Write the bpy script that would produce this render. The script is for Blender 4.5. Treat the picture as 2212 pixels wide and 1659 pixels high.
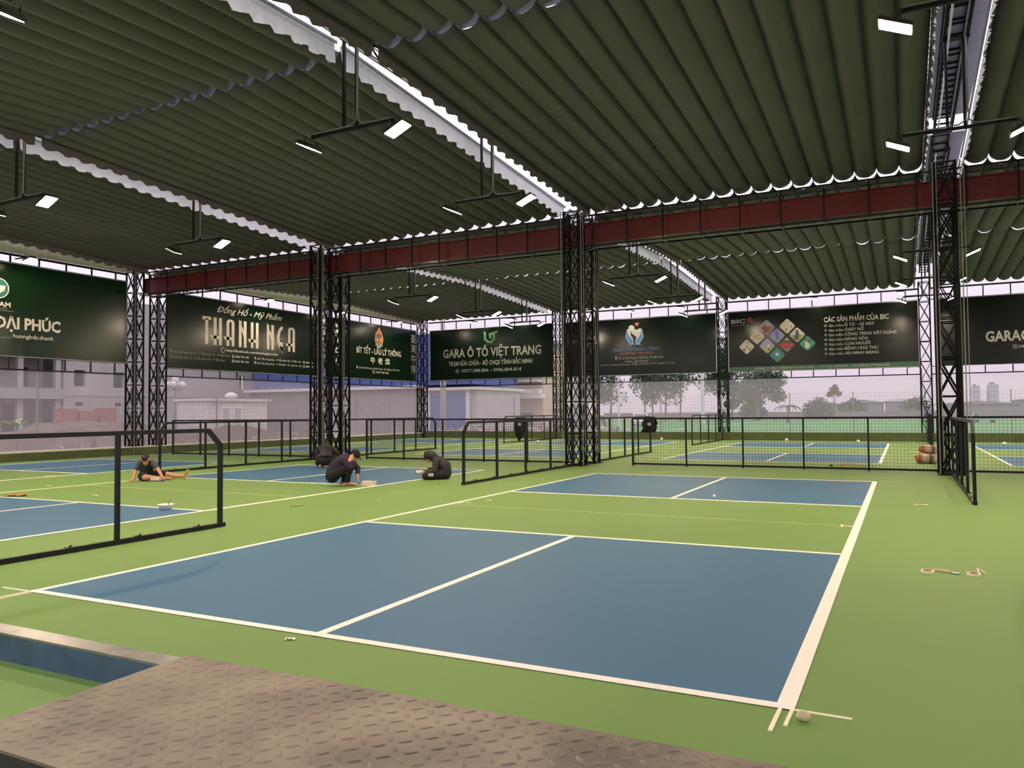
import bpy, bmesh, math, random
from mathutils import Vector, Matrix, Euler, noise
random.seed(7)
for o in list(bpy.data.objects): bpy.data.objects.remove(o)
SC = bpy.context.scene
COL = SC.collection
R = math.radians

# ------------------------------------------------------------------ camera
cam_d = bpy.data.cameras.new('camera'); cam = bpy.data.objects.new('camera', cam_d); COL.objects.link(cam)
CAM = Vector((6.6136, -4.0626, 1.472)); YAW, PITCH, ROLL, FPX = -0.4657, 0.0363, -0.0086, 1681.6
fw = Vector((math.sin(YAW)*math.cos(PITCH), math.cos(YAW)*math.cos(PITCH), math.sin(PITCH)))
rt = Vector((math.cos(YAW), -math.sin(YAW), 0)); up = rt.cross(fw)
rt2 = rt*math.cos(ROLL) + up*math.sin(ROLL); up2 = -rt*math.sin(ROLL) + up*math.cos(ROLL)
cam.matrix_world = Matrix(((rt2.x, up2.x, -fw.x, CAM.x), (rt2.y, up2.y, -fw.y, CAM.y), (rt2.z, up2.z, -fw.z, CAM.z), (0, 0, 0, 1)))
cam_d.sensor_width = 36.0; cam_d.sensor_fit = 'HORIZONTAL'; cam_d.lens = FPX/2212*36; cam_d.clip_start = 0.05; cam_d.clip_end = 2000
SC.camera = cam
RT = Vector((rt.x, rt.y, 0)); AW = Vector((-rt.y, rt.x, 0))      # level directions: to the right, and away

# ------------------------------------------------------------------ world: hazy overcast evening sky
w = bpy.data.worlds.new('world'); SC.world = w; w.use_nodes = True
nt = w.node_tree; nt.nodes.clear()
wo = nt.nodes.new('ShaderNodeOutputWorld'); bg = nt.nodes.new('ShaderNodeBackground')
tc = nt.nodes.new('ShaderNodeTexCoord'); sx = nt.nodes.new('ShaderNodeSeparateXYZ'); cr = nt.nodes.new('ShaderNodeValToRGB')
nt.links.new(tc.outputs['Generated'], sx.inputs[0]); nt.links.new(sx.outputs['Z'], cr.inputs[0])
nt.links.new(cr.outputs[0], bg.inputs[0]); nt.links.new(bg.outputs[0], wo.inputs[0])
e = cr.color_ramp.elements
e[0].position = 0.0; e[0].color = (0.69, 0.58, 0.68, 1)
e[1].position = 1.0; e[1].color = (1.9, 1.84, 2.04, 1)
a_ = e.new(0.06); a_.color = (0.79, 0.67, 0.78, 1)
a_ = e.new(0.3); a_.color = (1.2, 1.1, 1.25, 1)
bg.inputs[1].default_value = 1.05

SC.view_settings.view_transform = 'Standard'
SC.view_settings.look = 'None'
SC.view_settings.exposure = 0.0
SC.view_settings.gamma = 1.0
SC.view_settings.use_curve_mapping = False
SC.cycles.adaptive_threshold = 0.02; SC.cycles.max_bounces = 6; SC.cycles.diffuse_bounces = 3; SC.cycles.glossy_bounces = 3
SC.cycles.transparent_max_bounces = 10; SC.cycles.transmission_bounces = 4
LAMP = 505.0

# ------------------------------------------------------------------ materials
def lin(c):
    return tuple((v/12.92 if v <= 0.04045 else ((v+0.055)/1.055)**2.4) for v in (x/255 for x in c))
MATS = {}
def mat(name, col, rough=0.7, metal=0.0, spec=0.5, var=0.0, scale=5.0, bump=0.0, bscale=40.0, col2=None, srgb=True, detail=4.0):
    """principled material; var mixes in a second tone by noise, bump adds fine relief"""
    if name in MATS: return MATS[name]
    m = bpy.data.materials.new(name); m.use_nodes = True
    n = m.node_tree; b = n.nodes['Principled BSDF']
    c = lin(col) if srgb else col
    b.inputs['Base Color'].default_value = (*c, 1); b.inputs['Roughness'].default_value = rough
    b.inputs['Metallic'].default_value = metal; b.inputs['Specular IOR Level'].default_value = spec
    if var or bump:
        t = n.nodes.new('ShaderNodeTexCoord')
    if var:
        nz = n.nodes.new('ShaderNodeTexNoise'); nz.inputs['Scale'].default_value = scale; nz.inputs['Detail'].default_value = detail
        n.links.new(t.outputs['Object'], nz.inputs['Vector'])
        rp = n.nodes.new('ShaderNodeValToRGB')
        c2 = (lin(col2) if srgb else col2) if col2 else tuple(v*(1-var) for v in c)
        rp.color_ramp.elements[0].position = 0.35; rp.color_ramp.elements[0].color = (*c2, 1)
        rp.color_ramp.elements[1].position = 0.65; rp.color_ramp.elements[1].color = (*c, 1)
        n.links.new(nz.outputs['Fac'], rp.inputs[0]); n.links.new(rp.outputs[0], b.inputs['Base Color'])
    if bump:
        bz = n.nodes.new('ShaderNodeTexNoise'); bz.inputs['Scale'].default_value = bscale; bz.inputs['Detail'].default_value = 3
        n.links.new(t.outputs['Object'], bz.inputs['Vector'])
        bn = n.nodes.new('ShaderNodeBump'); bn.inputs['Strength'].default_value = bump; bn.inputs['Distance'].default_value = 0.02
        n.links.new(bz.outputs['Fac'], bn.inputs['Height']); n.links.new(bn.outputs[0], b.inputs['Normal'])
    MATS[name] = m
    return m
def emit(name, col, strength):
    m = bpy.data.materials.new(name); m.use_nodes = True; n = m.node_tree; n.nodes.clear()
    o = n.nodes.new('ShaderNodeOutputMaterial'); s = n.nodes.new('ShaderNodeEmission')
    s.inputs[0].default_value = (*col, 1); s.inputs[1].default_value = strength
    n.links.new(s.outputs[0], o.inputs[0]); MATS[name] = m; return m
def sheer(name, col, cover, trans=0.5):
    """thin net or film: partly see-through, the rest scatters light to both sides"""
    m = bpy.data.materials.new(name); m.use_nodes = True; n = m.node_tree; n.nodes.clear()
    o = n.nodes.new('ShaderNodeOutputMaterial'); mx = n.nodes.new('ShaderNodeMixShader'); m2 = n.nodes.new('ShaderNodeMixShader')
    d = n.nodes.new('ShaderNodeBsdfDiffuse'); t = n.nodes.new('ShaderNodeBsdfTranslucent'); tr = n.nodes.new('ShaderNodeBsdfTransparent')
    for s in (d, t): s.inputs[0].default_value = (*col, 1)
    m2.inputs[0].default_value = trans; mx.inputs[0].default_value = cover
    n.links.new(d.outputs[0], m2.inputs[1]); n.links.new(t.outputs[0], m2.inputs[2])
    n.links.new(tr.outputs[0], mx.inputs[1]); n.links.new(m2.outputs[0], mx.inputs[2]); n.links.new(mx.outputs[0], o.inputs[0])
    MATS[name] = m; return m

BLACK = mat('black_paint', (7, 8, 8), 0.45, spec=0.35, var=0.25, scale=3)
STEEL = mat('black_green_steel', (5, 9, 8), 0.62, spec=0.14, var=0.2, scale=2)
RED = mat('red_oxide', (108, 29, 25), 0.5, var=0.18, scale=1.2)
GALV = mat('galvanised', (150, 150, 152), 0.35, 0.75, var=0.25, scale=9)
GREYM = mat('grey_conduit', (128, 124, 114), 0.6)
WHITEP = mat('white_plastic', (226, 222, 214), 0.5)
LENS = emit('lamp_lens', (1.0, 0.82, 0.60), LAMP)
LENSW = emit('wall_lamp_lens', (1.0, 0.82, 0.60), LAMP*0.35)
CANOPY_IN = mat('canopy_green', (97, 90, 91), 0.8, var=0.12, scale=0.9, bump=0.25, bscale=6)
CANOPY_OUT = mat('canopy_white', (225, 220, 226), 0.6, var=0.1, scale=4)
FILM = sheer('wall_film_haze', (0.76, 0.70, 0.76), 0.3, 0.55)  # wall film; its cover is raised to stand in for outdoor haze too
CURTAIN = mat('curtain_white', (0.88, 0.84, 0.9), 0.6, var=0.06, scale=3, srgb=False)

# ------------------------------------------------------------------ mesh helpers
class MB:
    def __init__(s): s.v = []; s.f = []; s.m = []
    def add(s, verts, faces, mi=0):
        k = len(s.v); s.v += [tuple(p) for p in verts]; s.f += [tuple(i+k for i in f) for f in faces]; s.m += [mi]*len(faces); return s
    def box(s, lo, hi, mi=0):
        (a, b, c), (d, e_, f) = lo, hi
        return s.add([(a,b,c),(d,b,c),(d,e_,c),(a,e_,c),(a,b,f),(d,b,f),(d,e_,f),(a,e_,f)],
                     [(0,3,2,1),(4,5,6,7),(0,1,5,4),(1,2,6,5),(2,3,7,6),(3,0,4,7)], mi)
    def bar(s, p0, p1, w, h=None, mi=0, upv=(0,0,1)):
        h = w if h is None else h
        p0 = Vector(p0); p1 = Vector(p1); d = (p1-p0).normalized(); u = Vector(upv)
        if abs(d.dot(u)) > 0.98: u = Vector((0,1,0)) if abs(d.y) < 0.9 else Vector((1,0,0))
        a = d.cross(u).normalized(); b = a.cross(d)
        q = [p+a*(i*w/2)+b*(j*h/2) for p in (p0,p1) for i,j in ((-1,-1),(1,-1),(1,1),(-1,1))]
        return s.add(q, [(0,3,2,1),(4,5,6,7),(0,1,5,4),(1,2,6,5),(2,3,7,6),(3,0,4,7)], mi)
    def tube(s, pts, r, n=8, mi=0, cap=True):
        pts = [Vector(p) for p in pts]; rs = r if isinstance(r, (list, tuple)) else [r]*len(pts); vs = []; fs = []
        u = None
        for i, p in enumerate(pts):
            d = (pts[min(i+1, len(pts)-1)] - pts[max(i-1, 0)]).normalized()
            if u is None: u = Vector((0,0,1)) if abs(d.z) < 0.9 else Vector((1,0,0))
            a = d.cross(u)
            if a.length < 1e-5: a = d.cross(Vector((0,1,0)))
            a.normalize(); b = a.cross(d).normalized(); u = b
            vs += [p + (a*math.cos(2*math.pi*k/n) + b*math.sin(2*math.pi*k/n))*rs[i] for k in range(n)]
        for i in range(len(pts)-1):
            fs += [(i*n+k, i*n+(k+1)%n, (i+1)*n+(k+1)%n, (i+1)*n+k) for k in range(n)]
        if cap: fs += [tuple(range(n-1,-1,-1)), tuple((len(pts)-1)*n+k for k in range(n))]
        return s.add(vs, fs, mi)
    def lathe(s, prof, c=(0,0,0), n=16, mi=0):
        c = Vector(c); vs = [(c.x+r*math.cos(2*math.pi*k/n), c.y+r*math.sin(2*math.pi*k/n), c.z+z) for r, z in prof for k in range(n)]
        fs = [(i*n+k, i*n+(k+1)%n, (i+1)*n+(k+1)%n, (i+1)*n+k) for i in range(len(prof)-1) for k in range(n)]
        fs += [tuple(range(n-1,-1,-1)), tuple((len(prof)-1)*n+k for k in range(n))]
        return s.add(vs, fs, mi)
    def ball(s, c, r, n=10, mi=0, sc=(1,1,1)):
        c = Vector(c); m_ = n//2; vs = []; fs = []
        for i in range(1, m_):
            t = math.pi*i/m_
            vs += [(c.x+sc[0]*r*math.sin(t)*math.cos(2*math.pi*k/n), c.y+sc[1]*r*math.sin(t)*math.sin(2*math.pi*k/n), c.z+sc[2]*r*math.cos(t)) for k in range(n)]
        top = len(vs); vs += [(c.x, c.y, c.z+sc[2]*r), (c.x, c.y, c.z-sc[2]*r)]
        for i in range(m_-2): fs += [(i*n+k, (i+1)*n+k, (i+1)*n+(k+1)%n, i*n+(k+1)%n) for k in range(n)]
        fs += [(top, k, (k+1)%n) for k in range(n)] + [(top+1, (m_-2)*n+(k+1)%n, (m_-2)*n+k) for k in range(n)]
        return s.add(vs, fs, mi)
    def prism(s, poly, d, to3, mi=0):
        """outline poly (2-D) between depths d[0], d[1]; to3(u, v, depth) -> point"""
        n = len(poly); vs = [to3(u, v, d[0]) for u, v in poly] + [to3(u, v, d[1]) for u, v in poly]
        fs = [tuple(range(n)), tuple(range(2*n-1, n-1, -1))] + [(i, n+i, n+(i+1)%n, (i+1)%n) for i in range(n)]
        return s.add(vs, fs, mi)
    def mesh(s, name, mats, smooth=False):
        me = bpy.data.meshes.new(name); me.from_pydata(s.v, [], s.f)
        for m_ in (mats if isinstance(mats, (list, tuple)) else [mats]): me.materials.append(m_)
        if any(s.m): me.polygons.foreach_set('material_index', s.m)
        if smooth: me.polygons.foreach_set('use_smooth', [True]*len(s.f))
        me.update(); return me
    def build(s, name, mats, parent=None, smooth=False, fix=False, loc=None):
        me = s.mesh(name, mats, smooth)
        if fix:
            bm = bmesh.new(); bm.from_mesh(me); bmesh.ops.recalc_face_normals(bm, faces=bm.faces); bm.to_mesh(me); bm.free()
        return link(name, me, parent, loc)
KIDS = {}
def link(name, me, parent=None, loc=None):
    o = bpy.data.objects.new(name, me); COL.objects.link(o)
    if parent is not None: o.parent = parent; KIDS.setdefault(parent.name, []).append(o)
    if loc is not None: o.location = loc
    return o
def tag(o, label=None, cat=None, group=None, kind=None):
    if label: o['label'] = label
    if cat: o['category'] = cat
    if group: o['group'] = group
    if kind: o['kind'] = kind
    return o
def thing(name, label, cat, loc=(0,0,0), rz=0.0, group=None, kind=None):
    o = bpy.data.objects.new(name, None); COL.objects.link(o); o.empty_display_size = 0.2
    o.location = loc; o.rotation_euler = (0, 0, rz)
    return tag(o, label, cat, group, kind)
def copy_tree(o, parent=None):
    c = o.copy(); COL.objects.link(c); c.parent = parent
    if parent is not None: KIDS.setdefault(parent.name, []).append(c)
    for ch in list(KIDS.get(o.name, [])): copy_tree(ch, c)
    return c
BARS = {}
def bar(name, p0, p1, w, h, m, parent, upv=(0,0,1)):
    """a straight square bar as its own object; alike bars share mesh data"""
    p0 = Vector(p0); p1 = Vector(p1); L = (p1-p0).length; k = (name, round(w,4), round(h,4), round(L,3), m.name)
    if k not in BARS: BARS[k] = MB().bar((0,0,0), (0,0,L), w, h, upv=(0,1,0)).mesh(name, m)
    o = link(name, BARS[k], parent)
    d = (p1-p0).normalized(); u = Vector(upv)
    if abs(d.dot(u)) > 0.98: u = Vector((0,1,0)) if abs(d.y) < 0.9 else Vector((1,0,0))
    a = d.cross(u).normalized(); b = a.cross(d)
    o.matrix_local = Matrix(((a.x, b.x, d.x, p0.x), (a.y, b.y, d.y, p0.y), (a.z, b.z, d.z, p0.z), (0,0,0,1)))
    return o
# ================================================================== the hall's layout (metres)
XC = [-19.45, -10.45, -1.45, 7.55, 16.55]          # column lines
YG, YF = 16.4, 35.6                                # girder line, far wall
GREEN = mat('court_green', (109, 139, 67), 0.66, spec=0.3, var=0.13, scale=0.35, bump=0.05, bscale=90, col2=(105, 135, 64))
BLUE = mat('court_blue', (54, 100, 128), 0.6, spec=0.3, var=0.12, scale=0.5, bump=0.05, bscale=90, col2=(52, 98, 125))
LINE = mat('line_white', (242, 232, 214), 0.6, var=0.04, scale=3)
TAPE = mat('masking_tape', (238, 226, 190), 0.6)

fl = MB().box((-19.9, -9, -0.15), (22, 36.0, 0)).build('floor', GREEN)
tag(fl, kind='structure')
n1, n2, cx_, L_, W_ = 4.4966, 8.9219, 3.0873, 13.41, 6.1
LZ = [0]
def court(x0, y0, tapes=False):
    flat = lambda n, m_, a, b, z: MB().box((a[0], a[1], 0.0), (b[0], b[1], z)).build(n, m_, fl)
    lw = 0.072
    flat('blue_court_panel', BLUE, (x0, y0), (x0+W_, y0+n1), 0.003)
    flat('blue_court_panel', BLUE, (x0, y0+n2), (x0+W_, y0+L_), 0.003)
    for (a, b) in (((x0, y0), (x0+W_, y0+lw)), ((x0, y0+L_-lw), (x0+W_, y0+L_)), ((x0, y0+n1), (x0+W_, y0+n1+lw)), ((x0, y0+n2-lw), (x0+W_, y0+n2)),
                   ((x0, y0), (x0+lw, y0+L_)), ((x0+W_-0.09, y0), (x0+W_, y0+L_)),
                   ((x0+cx_-lw/2, y0), (x0+cx_+lw/2, y0+n1)), ((x0+cx_-lw/2, y0+n2), (x0+cx_+lw/2, y0+L_))):
        flat('court_line', LINE, a, b, 0.0045+0.0002*(LZ[0] % 9)); LZ[0] += 1
for x0 in (-18.05, -9.05, 0.0, 9.05):
    court(x0, 0.0)
    court(x0-0.05, 19.3)

# near-left threshold channel and chequer plate
# kerb walls
KERB = mat('kerb_green', (82, 92, 50), 0.8, var=0.25, scale=1.5, bump=0.2, bscale=20)
KTOP = mat('kerb_cap', (205, 196, 184), 0.8, var=0.15, scale=4)
k = MB().box((-19.75, -9, 0), (-19.2, 35.95, 0.27)).build('wall_left', KERB); tag(k, kind='structure')
MB().box((-19.75, -9, 0.27), (-19.2, 35.95, 0.31)).build('kerb_cap', KTOP, k)
k = MB().box((-19.75, 35.35, 0), (22, 35.95, 0.37)).build('wall_far', KERB); tag(k, kind='structure')
MB().box((-19.2, 35.35, 0.37), (22, 35.95, 0.385)).build('kerb_cap', KERB, k)

# ------------------------------------------------------------------ lattice columns
def lattice_column(name, a, H, lev, label, loc, group=None, chord=0.052, brace=0.024):
    t = thing(name, label, 'column', loc, 0, group)
    c = [(-a/2, -a/2), (a/2, -a/2), (a/2, a/2), (-a/2, a/2)]
    for x, y in c: bar('chord', (x, y, 0), (x, y, H), chord, chord, STEEL, t, upv=(0,1,0))
    n = int(round(H/lev)); dz = H/n
    for i in range(n+1):
        for j in range(4):
            (x0, y0), (x1, y1) = c[j], c[(j+1) % 4]; z = min(max(i*dz, 0.02), H-0.02)
            bar('ring_strut', (x0, y0, z), (x1, y1, z), brace*1.2, brace*1.2, STEEL, t)
            if i < n:
                o = 0.012 * (1 if j in (0, 2) else -1)
                bar('diagonal_brace', (x0, y0, i*dz), (x1, y1, (i+1)*dz), brace, brace, STEEL, t)
                bar('diagonal_brace', (x1, y1, i*dz), (x0, y0, (i+1)*dz), brace*0.99, brace*0.99, STEEL, t)
    return t
plates = {}
def base_plate(t, a):
    MB().box((-a/2-0.08, -a/2-0.08, 0), (a/2+0.08, a/2+0.08, 0.015)).build('base_plate', STEEL, t)
which = {-19.45: 'at the left end of the red girder by the kerb', -10.45: 'second from the left under the red girder, behind the crouching workers',
         -1.45: 'in the middle of the hall under the red girder', 7.55: 'at the right under the red girder, beside the sacks', 16.55: 'beyond the right edge under the red girder'}
proto = None
for x in XC[:4]:
    for y, wh in ((15.88, 'nearer'), (16.92, 'farther')):
        lab = f'{wh} black lattice column of the pair {which[x]}'
        if proto is None:
            proto = lattice_column('lattice_column', 0.42, 7.0, 0.85, lab, (x, y, 0), 'lattice columns under the girder'); base_plate(proto, 0.42); o = proto
        else:
            o = copy_tree(proto); o.location = (x, y, 0); o['label'] = lab
        # grey cable pipes clipped to the near column
        if wh == 'nearer':
            dx = {-19.45: 0.3, -10.45: 0.12, -1.45: -0.29, 7.55: -0.24}[x]
            MB().tube([(dx, -0.24, 0.03), (dx, -0.24, 7.0)], 0.012, 6).build('conduit_pipe', GREYM, o)
            if x in (-19.45, 7.55):
                MB().tube([(dx+0.07, -0.25, 0.3), (dx+0.07, -0.25, 7.0)], 0.009, 6).build('conduit_pipe', GREYM, o)
fproto = None
for i, (x, y, lab) in enumerate([(-19.2, 35.3, 'slim black lattice column in the far left corner beside the blue roller door'),
        (-10.45, 35.6, 'slim black lattice column between the garage banner and the clinic banner'),
        (-1.45, 35.6, 'slim black lattice column between the clinic banner and the insurance banner'),
        (7.55, 35.6, 'slim black lattice column at the right end of the insurance banner'),
        (-19.45, 26.45, 'slim black lattice column on the left wall between its two far banners')]):
    if fproto is None:
        fproto = lattice_column('slim_lattice_column', 0.44, 7.2, 0.85, lab, (x, y, 0), 'lattice columns in the walls', 0.05, 0.026); base_plate(fproto, 0.44)
    else:
        o = copy_tree(fproto); o.location = (x, y, 0); o['label'] = lab

# ------------------------------------------------------------------ red girder with its black guard frames
g = thing('red_girder', 'long dark red steel girder with black guard rails crossing the hall', 'girder', (0, YG, 6.1))
for i in range(4):
    x0, x1 = XC[i]+ (0.0 if i else -0.1), XC[i+1]
    b = MB(); b.box((x0, -0.012, 0.1), (x1, 0.012, 0.63)); b.box((x0, -0.11, 0.08), (x1, 0.11, 0.1)); b.box((x0, -0.11, 0.625), (x1, 0.11, 0.645))
    b.build('beam_segment', RED, g)
    b = MB().box((x0+0.02, -0.09, 0.1), (x0+0.05, 0.09, 0.63)); b.build('stiffener', RED, g)
for sy, nm in ((-0.26, 'near'), (0.26, 'far')):
    bar('top_rail', (-19.5, sy, 0.83), (16.5, sy, 0.83), 0.04, 0.04, BLACK, g)
    bar('bottom_rail', (-19.5, sy, -0.03), (16.5, sy, -0.03), 0.045, 0.045, BLACK, g)
    for k in range(36):
        x = -19.0 + k*1.0
        bar('rail_post', (x, sy, -0.03), (x, sy, 0.83), 0.04, 0.04, BLACK, g)
for k in range(36):
    x = -19.0 + k
    bar('walkway_cross_bar', (x, -0.28, -0.06), (x, 0.28, -0.06), 0.03, 0.03, BLACK, g)
MB().tube([(-19.2, -0.3, -0.1), (-10.6, -0.3, -0.11), (-10.3, -0.3, -0.2), (-9.9, -0.3, -0.1), (-1.6, -0.3, -0.11), (-1.3, -0.3, -0.2), (-0.9, -0.3, -0.1), (7.4, -0.3, -0.1), (16, -0.3, -0.1)], 0.013, 6).build('cable_pipe', GREYM, g)

CAPM = mat('gutter_sheet', (130, 127, 140), 0.5, 0.2, var=0.1, scale=3)
# ------------------------------------------------------------------ retractable canopy sections
def fabric(x0, x1, y0, z0, y1, z1, nw=17, sag=0.14, th=0.006, seed=0):
    QS = [0.0, 0.035, 0.09, 0.2, 0.35, 0.5, 0.65, 0.8, 0.91, 0.965]; nq = len(QS); nx, ny = nw*nq, 14; vs = []; rng = random.Random(seed)
    ph = [rng.uniform(-1, 1) for _ in range(nw+1)]
    for j in range(ny+1):
        t = j/ny; y = y0+(y1-y0)*t; z = z0+(z1-z0)*t
        for i in range(nx+1):
            k, r = (i//nq, i % nq) if i < nx else (nw-1, 0); q = QS[r] if i < nx else 1.0
            dd = min(q, 1-q)
            s = sag*(1+0.12*ph[k])*(1-abs(2*q-1)**2.4) - 0.05*max(0.0, 1-dd/0.05)
            s += 0.010*noise.noise((i*0.6, j*0.9, seed*3.1))
            vs.append((x0+(x1-x0)*(k+q)/nw, y, z-s))
    nb = len(vs); vs += [(x, y, z+th) for x, y, z in vs]
    fs = []; mi = []
    W = nx+1
    for j in range(ny):
        for i in range(nx):
            a, b, c, d = j*W+i, j*W+i+1, (j+1)*W+i+1, (j+1)*W+i
            fs.append((a, d, c, b)); mi.append(0); fs.append((a+nb, b+nb, c+nb, d+nb)); mi.append(1)
    for i in range(nx):
        fs.append((i, i+1, i+1+nb, i+nb)); mi.append(0); a = ny*W+i; fs.append((a+1, a, a+nb, a+1+nb)); mi.append(0)
    m_ = MB(); m_.v = vs; m_.f = fs; m_.m = mi; return m_
def curtain(x, y0, z0, y1, z1, topo, drop, side, pitch=0.42, seed=0):
    """pleated side curtain with a scalloped hem; side=+1: the white outer face looks to +x"""
    n = int((y1-y0)/0.07); rng = random.Random(seed); vs = []; rows = 4
    for i in range(n+1):
        t = i/n; y = y0+(y1-y0)*t; z = z0+(z1-z0)*t
        sc = abs(math.sin(math.pi*(y/pitch)))
        hem = drop - 0.085 + 0.085*sc
        wv = 0.022*math.sin(2*math.pi*y/0.21+2.0*noise.noise((y*0.8, seed, 0)))+0.03*noise.noise((y*1.3, seed*1.7, 3))
        for r in range(rows+1):
            q = r/rows
            vs.append((x + wv*(0.3+q) + side*0.03*q, y, z+topo-(topo+hem)*q))
    nb = len(vs); vs += [(a+side*0.004, b, c) for a, b, c in vs]; fs = []; mi = []; W = rows+1
    for i in range(n):
        for r in range(rows):
            a, b, c, d = i*W+r, i*W+r+1, (i+1)*W+r+1, (i+1)*W+r
            f1, f2 = ((a, d, c, b), (a+nb, b+nb, c+nb, d+nb))
            if side < 0: f1, f2 = f1[::-1], f2[::-1]
            fs.append(f1); mi.append(0); fs.append(f2); mi.append(1)
    m_ = MB(); m_.v = vs; m_.f = fs; m_.m = mi; return m_
SECT = [(-2.8, 7.2, 6.2, 7.62, 'nearest'), (6.34, 7.62, 16.16, 7.13, 'second'), (16.45, 7.13, 25.97, 7.46, 'third'), (26.07, 7.46, 35.2, 7.1, 'farthest')]
bayname = ['far left bay', 'left middle bay', 'wide middle bay', 'right hand bay']
for bi in range(4):
    for si, (y0, z0, y1, z1, nm) in enumerate(SECT):
        x0, x1 = XC[bi]+0.42, XC[bi+1]-0.42
        t = thing('canopy_section', f'green ribbed roof fabric over the {bayname[bi]}, {nm} section from the camera', 'canopy', (0, 0, 0), 0, 'retractable roof fabric')
        fabric(x0, x1, y0, z0, y1, z1, seed=bi*4+si).build('ribbed_fabric', [CANOPY_IN, CANOPY_OUT], t, smooth=True)
        curtain(x1+0.01, y0, z0, y1, z1, 0.14, 0.25, 1, seed=bi*7+si).build('side_curtain', [CANOPY_IN, CURTAIN], t, smooth=True)
        curtain(x0-0.01, y0, z0, y1, z1, 0.05, 0.30, -1, seed=bi*9+si+50).build('side_curtain', [CANOPY_IN, CURTAIN], t, smooth=True)
        bar('edge_rail', (x1+0.06, y0, z0+0.13), (x1+0.06, y1, z1+0.13), 0.03, 0.05, GALV, t)
        if si in (0, 2): MB().box((x0, y1-0.25, z1+0.02), (x1, y1+0.4, z1+0.03)).build('seam_flap', CAPM, t)
        bar('edge_rail', (x0-0.06, y0, z0+0.05), (x0-0.06, y1, z1+0.05), 0.03, 0.05, GALV, t)

# ------------------------------------------------------------------ gutter trusses between the bays
for gi, x in enumerate(XC):
    if gi == 0: continue
    nm = ['', 'left', 'middle', 'right', 'outer right'][gi]
    for (ya, za, yb, zb, wh) in ((-2.8, 7.75, 16.0, 7.75, 'nearer half'), (16.8, 7.6, 35.3, 7.6, 'farther half')):
        t = thing('gutter_truss', f'dark ladder-like roof truss along the {nm} gutter gap, {wh} of the hall', 'truss', (x, ya, 0), 0, 'ladder trusses in the gutter gaps')
        Ly = yb-ya
        for sx_ in (-0.17, 0.17):
            for dz in (0.0, 0.34): bar('chord', (sx_, 0, za+dz), (sx_, Ly, za+dz), 0.05, 0.05, STEEL, t)
        n = int(Ly/0.62)
        for i in range(n+1):
            y = i*Ly/n
            bar('rung', (-0.17, y, za), (0.17, y, za), 0.045, 0.03, STEEL, t); bar('rung', (-0.17, y, za+0.34), (0.17, y, za+0.34), 0.045, 0.03, STEEL, t)
            if i < n:
                y2 = (i+1)*Ly/n
                for sx_ in (-0.17, 0.17):
                    bar('web_brace', (sx_, y, za + (0.34 if i % 2 else 0)), (sx_, y2, za + (0 if i % 2 else 0.34)), 0.025, 0.025, STEEL, t)
        if gi == 3: MB().box((-0.3, 0, za+0.37), (0.5, Ly, za+0.385)).build('gutter_sheet', CAPM, t)
        MB().tube([(-0.1, 0.2, za-0.04), (-0.12, Ly*0.4, za-0.05), (-0.1, Ly-0.2, za-0.04)], 0.018, 6).build('cable', WHITEP, t)
        MB().tube([(0.12, 0.2, za-0.04), (0.12, Ly-0.2, za-0.04)], 0.012, 6).build('cable', GREYM, t)

# ------------------------------------------------------------------ floodlights on dropped pipes
YOKE = mat('lamp_housing', (58, 54, 48), 0.5, 0.5)
def lamp_head(parent, px, pz, tilt, sgn, py=0.0, lm=None):
    """rectangular LED head; tilt turns its face outward about the y axis"""
    Mx = Matrix.Translation((px, py, pz)) @ Matrix.Rotation(-sgn*tilt, 4, 'Y')
    b = MB(); b.box((-0.20, -0.14, 0.0), (0.20, 0.14, 0.045))
    for i in range(9): b.box((-0.17+i*0.0425-0.006, -0.12, 0.045), (-0.17+i*0.0425+0.006, 0.12, 0.075))
    h = b.build('lamp_head', YOKE, parent); h.matrix_local = Mx
    l = MB().box((-0.185, -0.125, -0.006), (0.185, 0.125, 0.0)).build('lens', lm or LENS, h)
    b = MB()
    for s in (-1, 1):
        b.bar((0.0, s*0.15, 0.02), (0.0, s*0.15, 0.15), 0.03, 0.008)
    b.bar((0.0, -0.155, 0.15), (0.0, 0.155, 0.15), 0.03, 0.008)
    b.build('yoke', YOKE, h)
    return h
def hanger(label, loc, ztop):   # the far half hangs from a lower truss
    t = thing('floodlight_hanger', label, 'floodlight', loc, 0, 'twin floodlights hanging from the gutters')
    for dx in (-0.16, 0.10): bar('drop_pipe', (dx, 0, 6.2), (dx, 0, ztop), 0.045, 0.045, BLACK, t, upv=(0,1,0))
    MB().box((-0.21, -0.05, ztop-0.02), (0.21, 0.05, ztop+0.0)).build('hanger_clamp', BLACK, t)
    bar('cross_bar', (-0.85, 0, 6.19), (0.85, 0, 6.19), 0.05, 0.05, BLACK, t)
    MB().tube([(0.14, -0.03, ztop), (0.13, -0.035, 6.5), (0.11, -0.035, 6.3), (0.0, -0.035, 6.235), (-0.3, -0.035, 6.225), (-0.8, -0.035, 6.225)], 0.013, 6).build('cable', GREYM, t)
    MB().tube([(0.15, -0.02, ztop), (0.145, -0.03, 6.5), (0.16, -0.035, 6.3), (0.25, -0.035, 6.235), (0.45, -0.035, 6.225), (0.8, -0.035, 6.225)], 0.012, 6).build('cable', GREYM, t)
    lamp_head(t, -0.92, 6.02, R(24), -1); lamp_head(t, 0.92, 6.02, R(24), 1)
    return t
gname = {-10.45: 'left', -1.45: 'middle', 7.55: 'right', 16.55: 'outer right'}
hp = None
ypos = [(1.1, 'nearest'), (6.15, 'second nearest'), (10.9, 'just before the red girder'), (21.3, 'just beyond the red girder'), (26.6, 'two beyond the red girder'), (31.4, 'nearest the far wall')]
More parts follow.
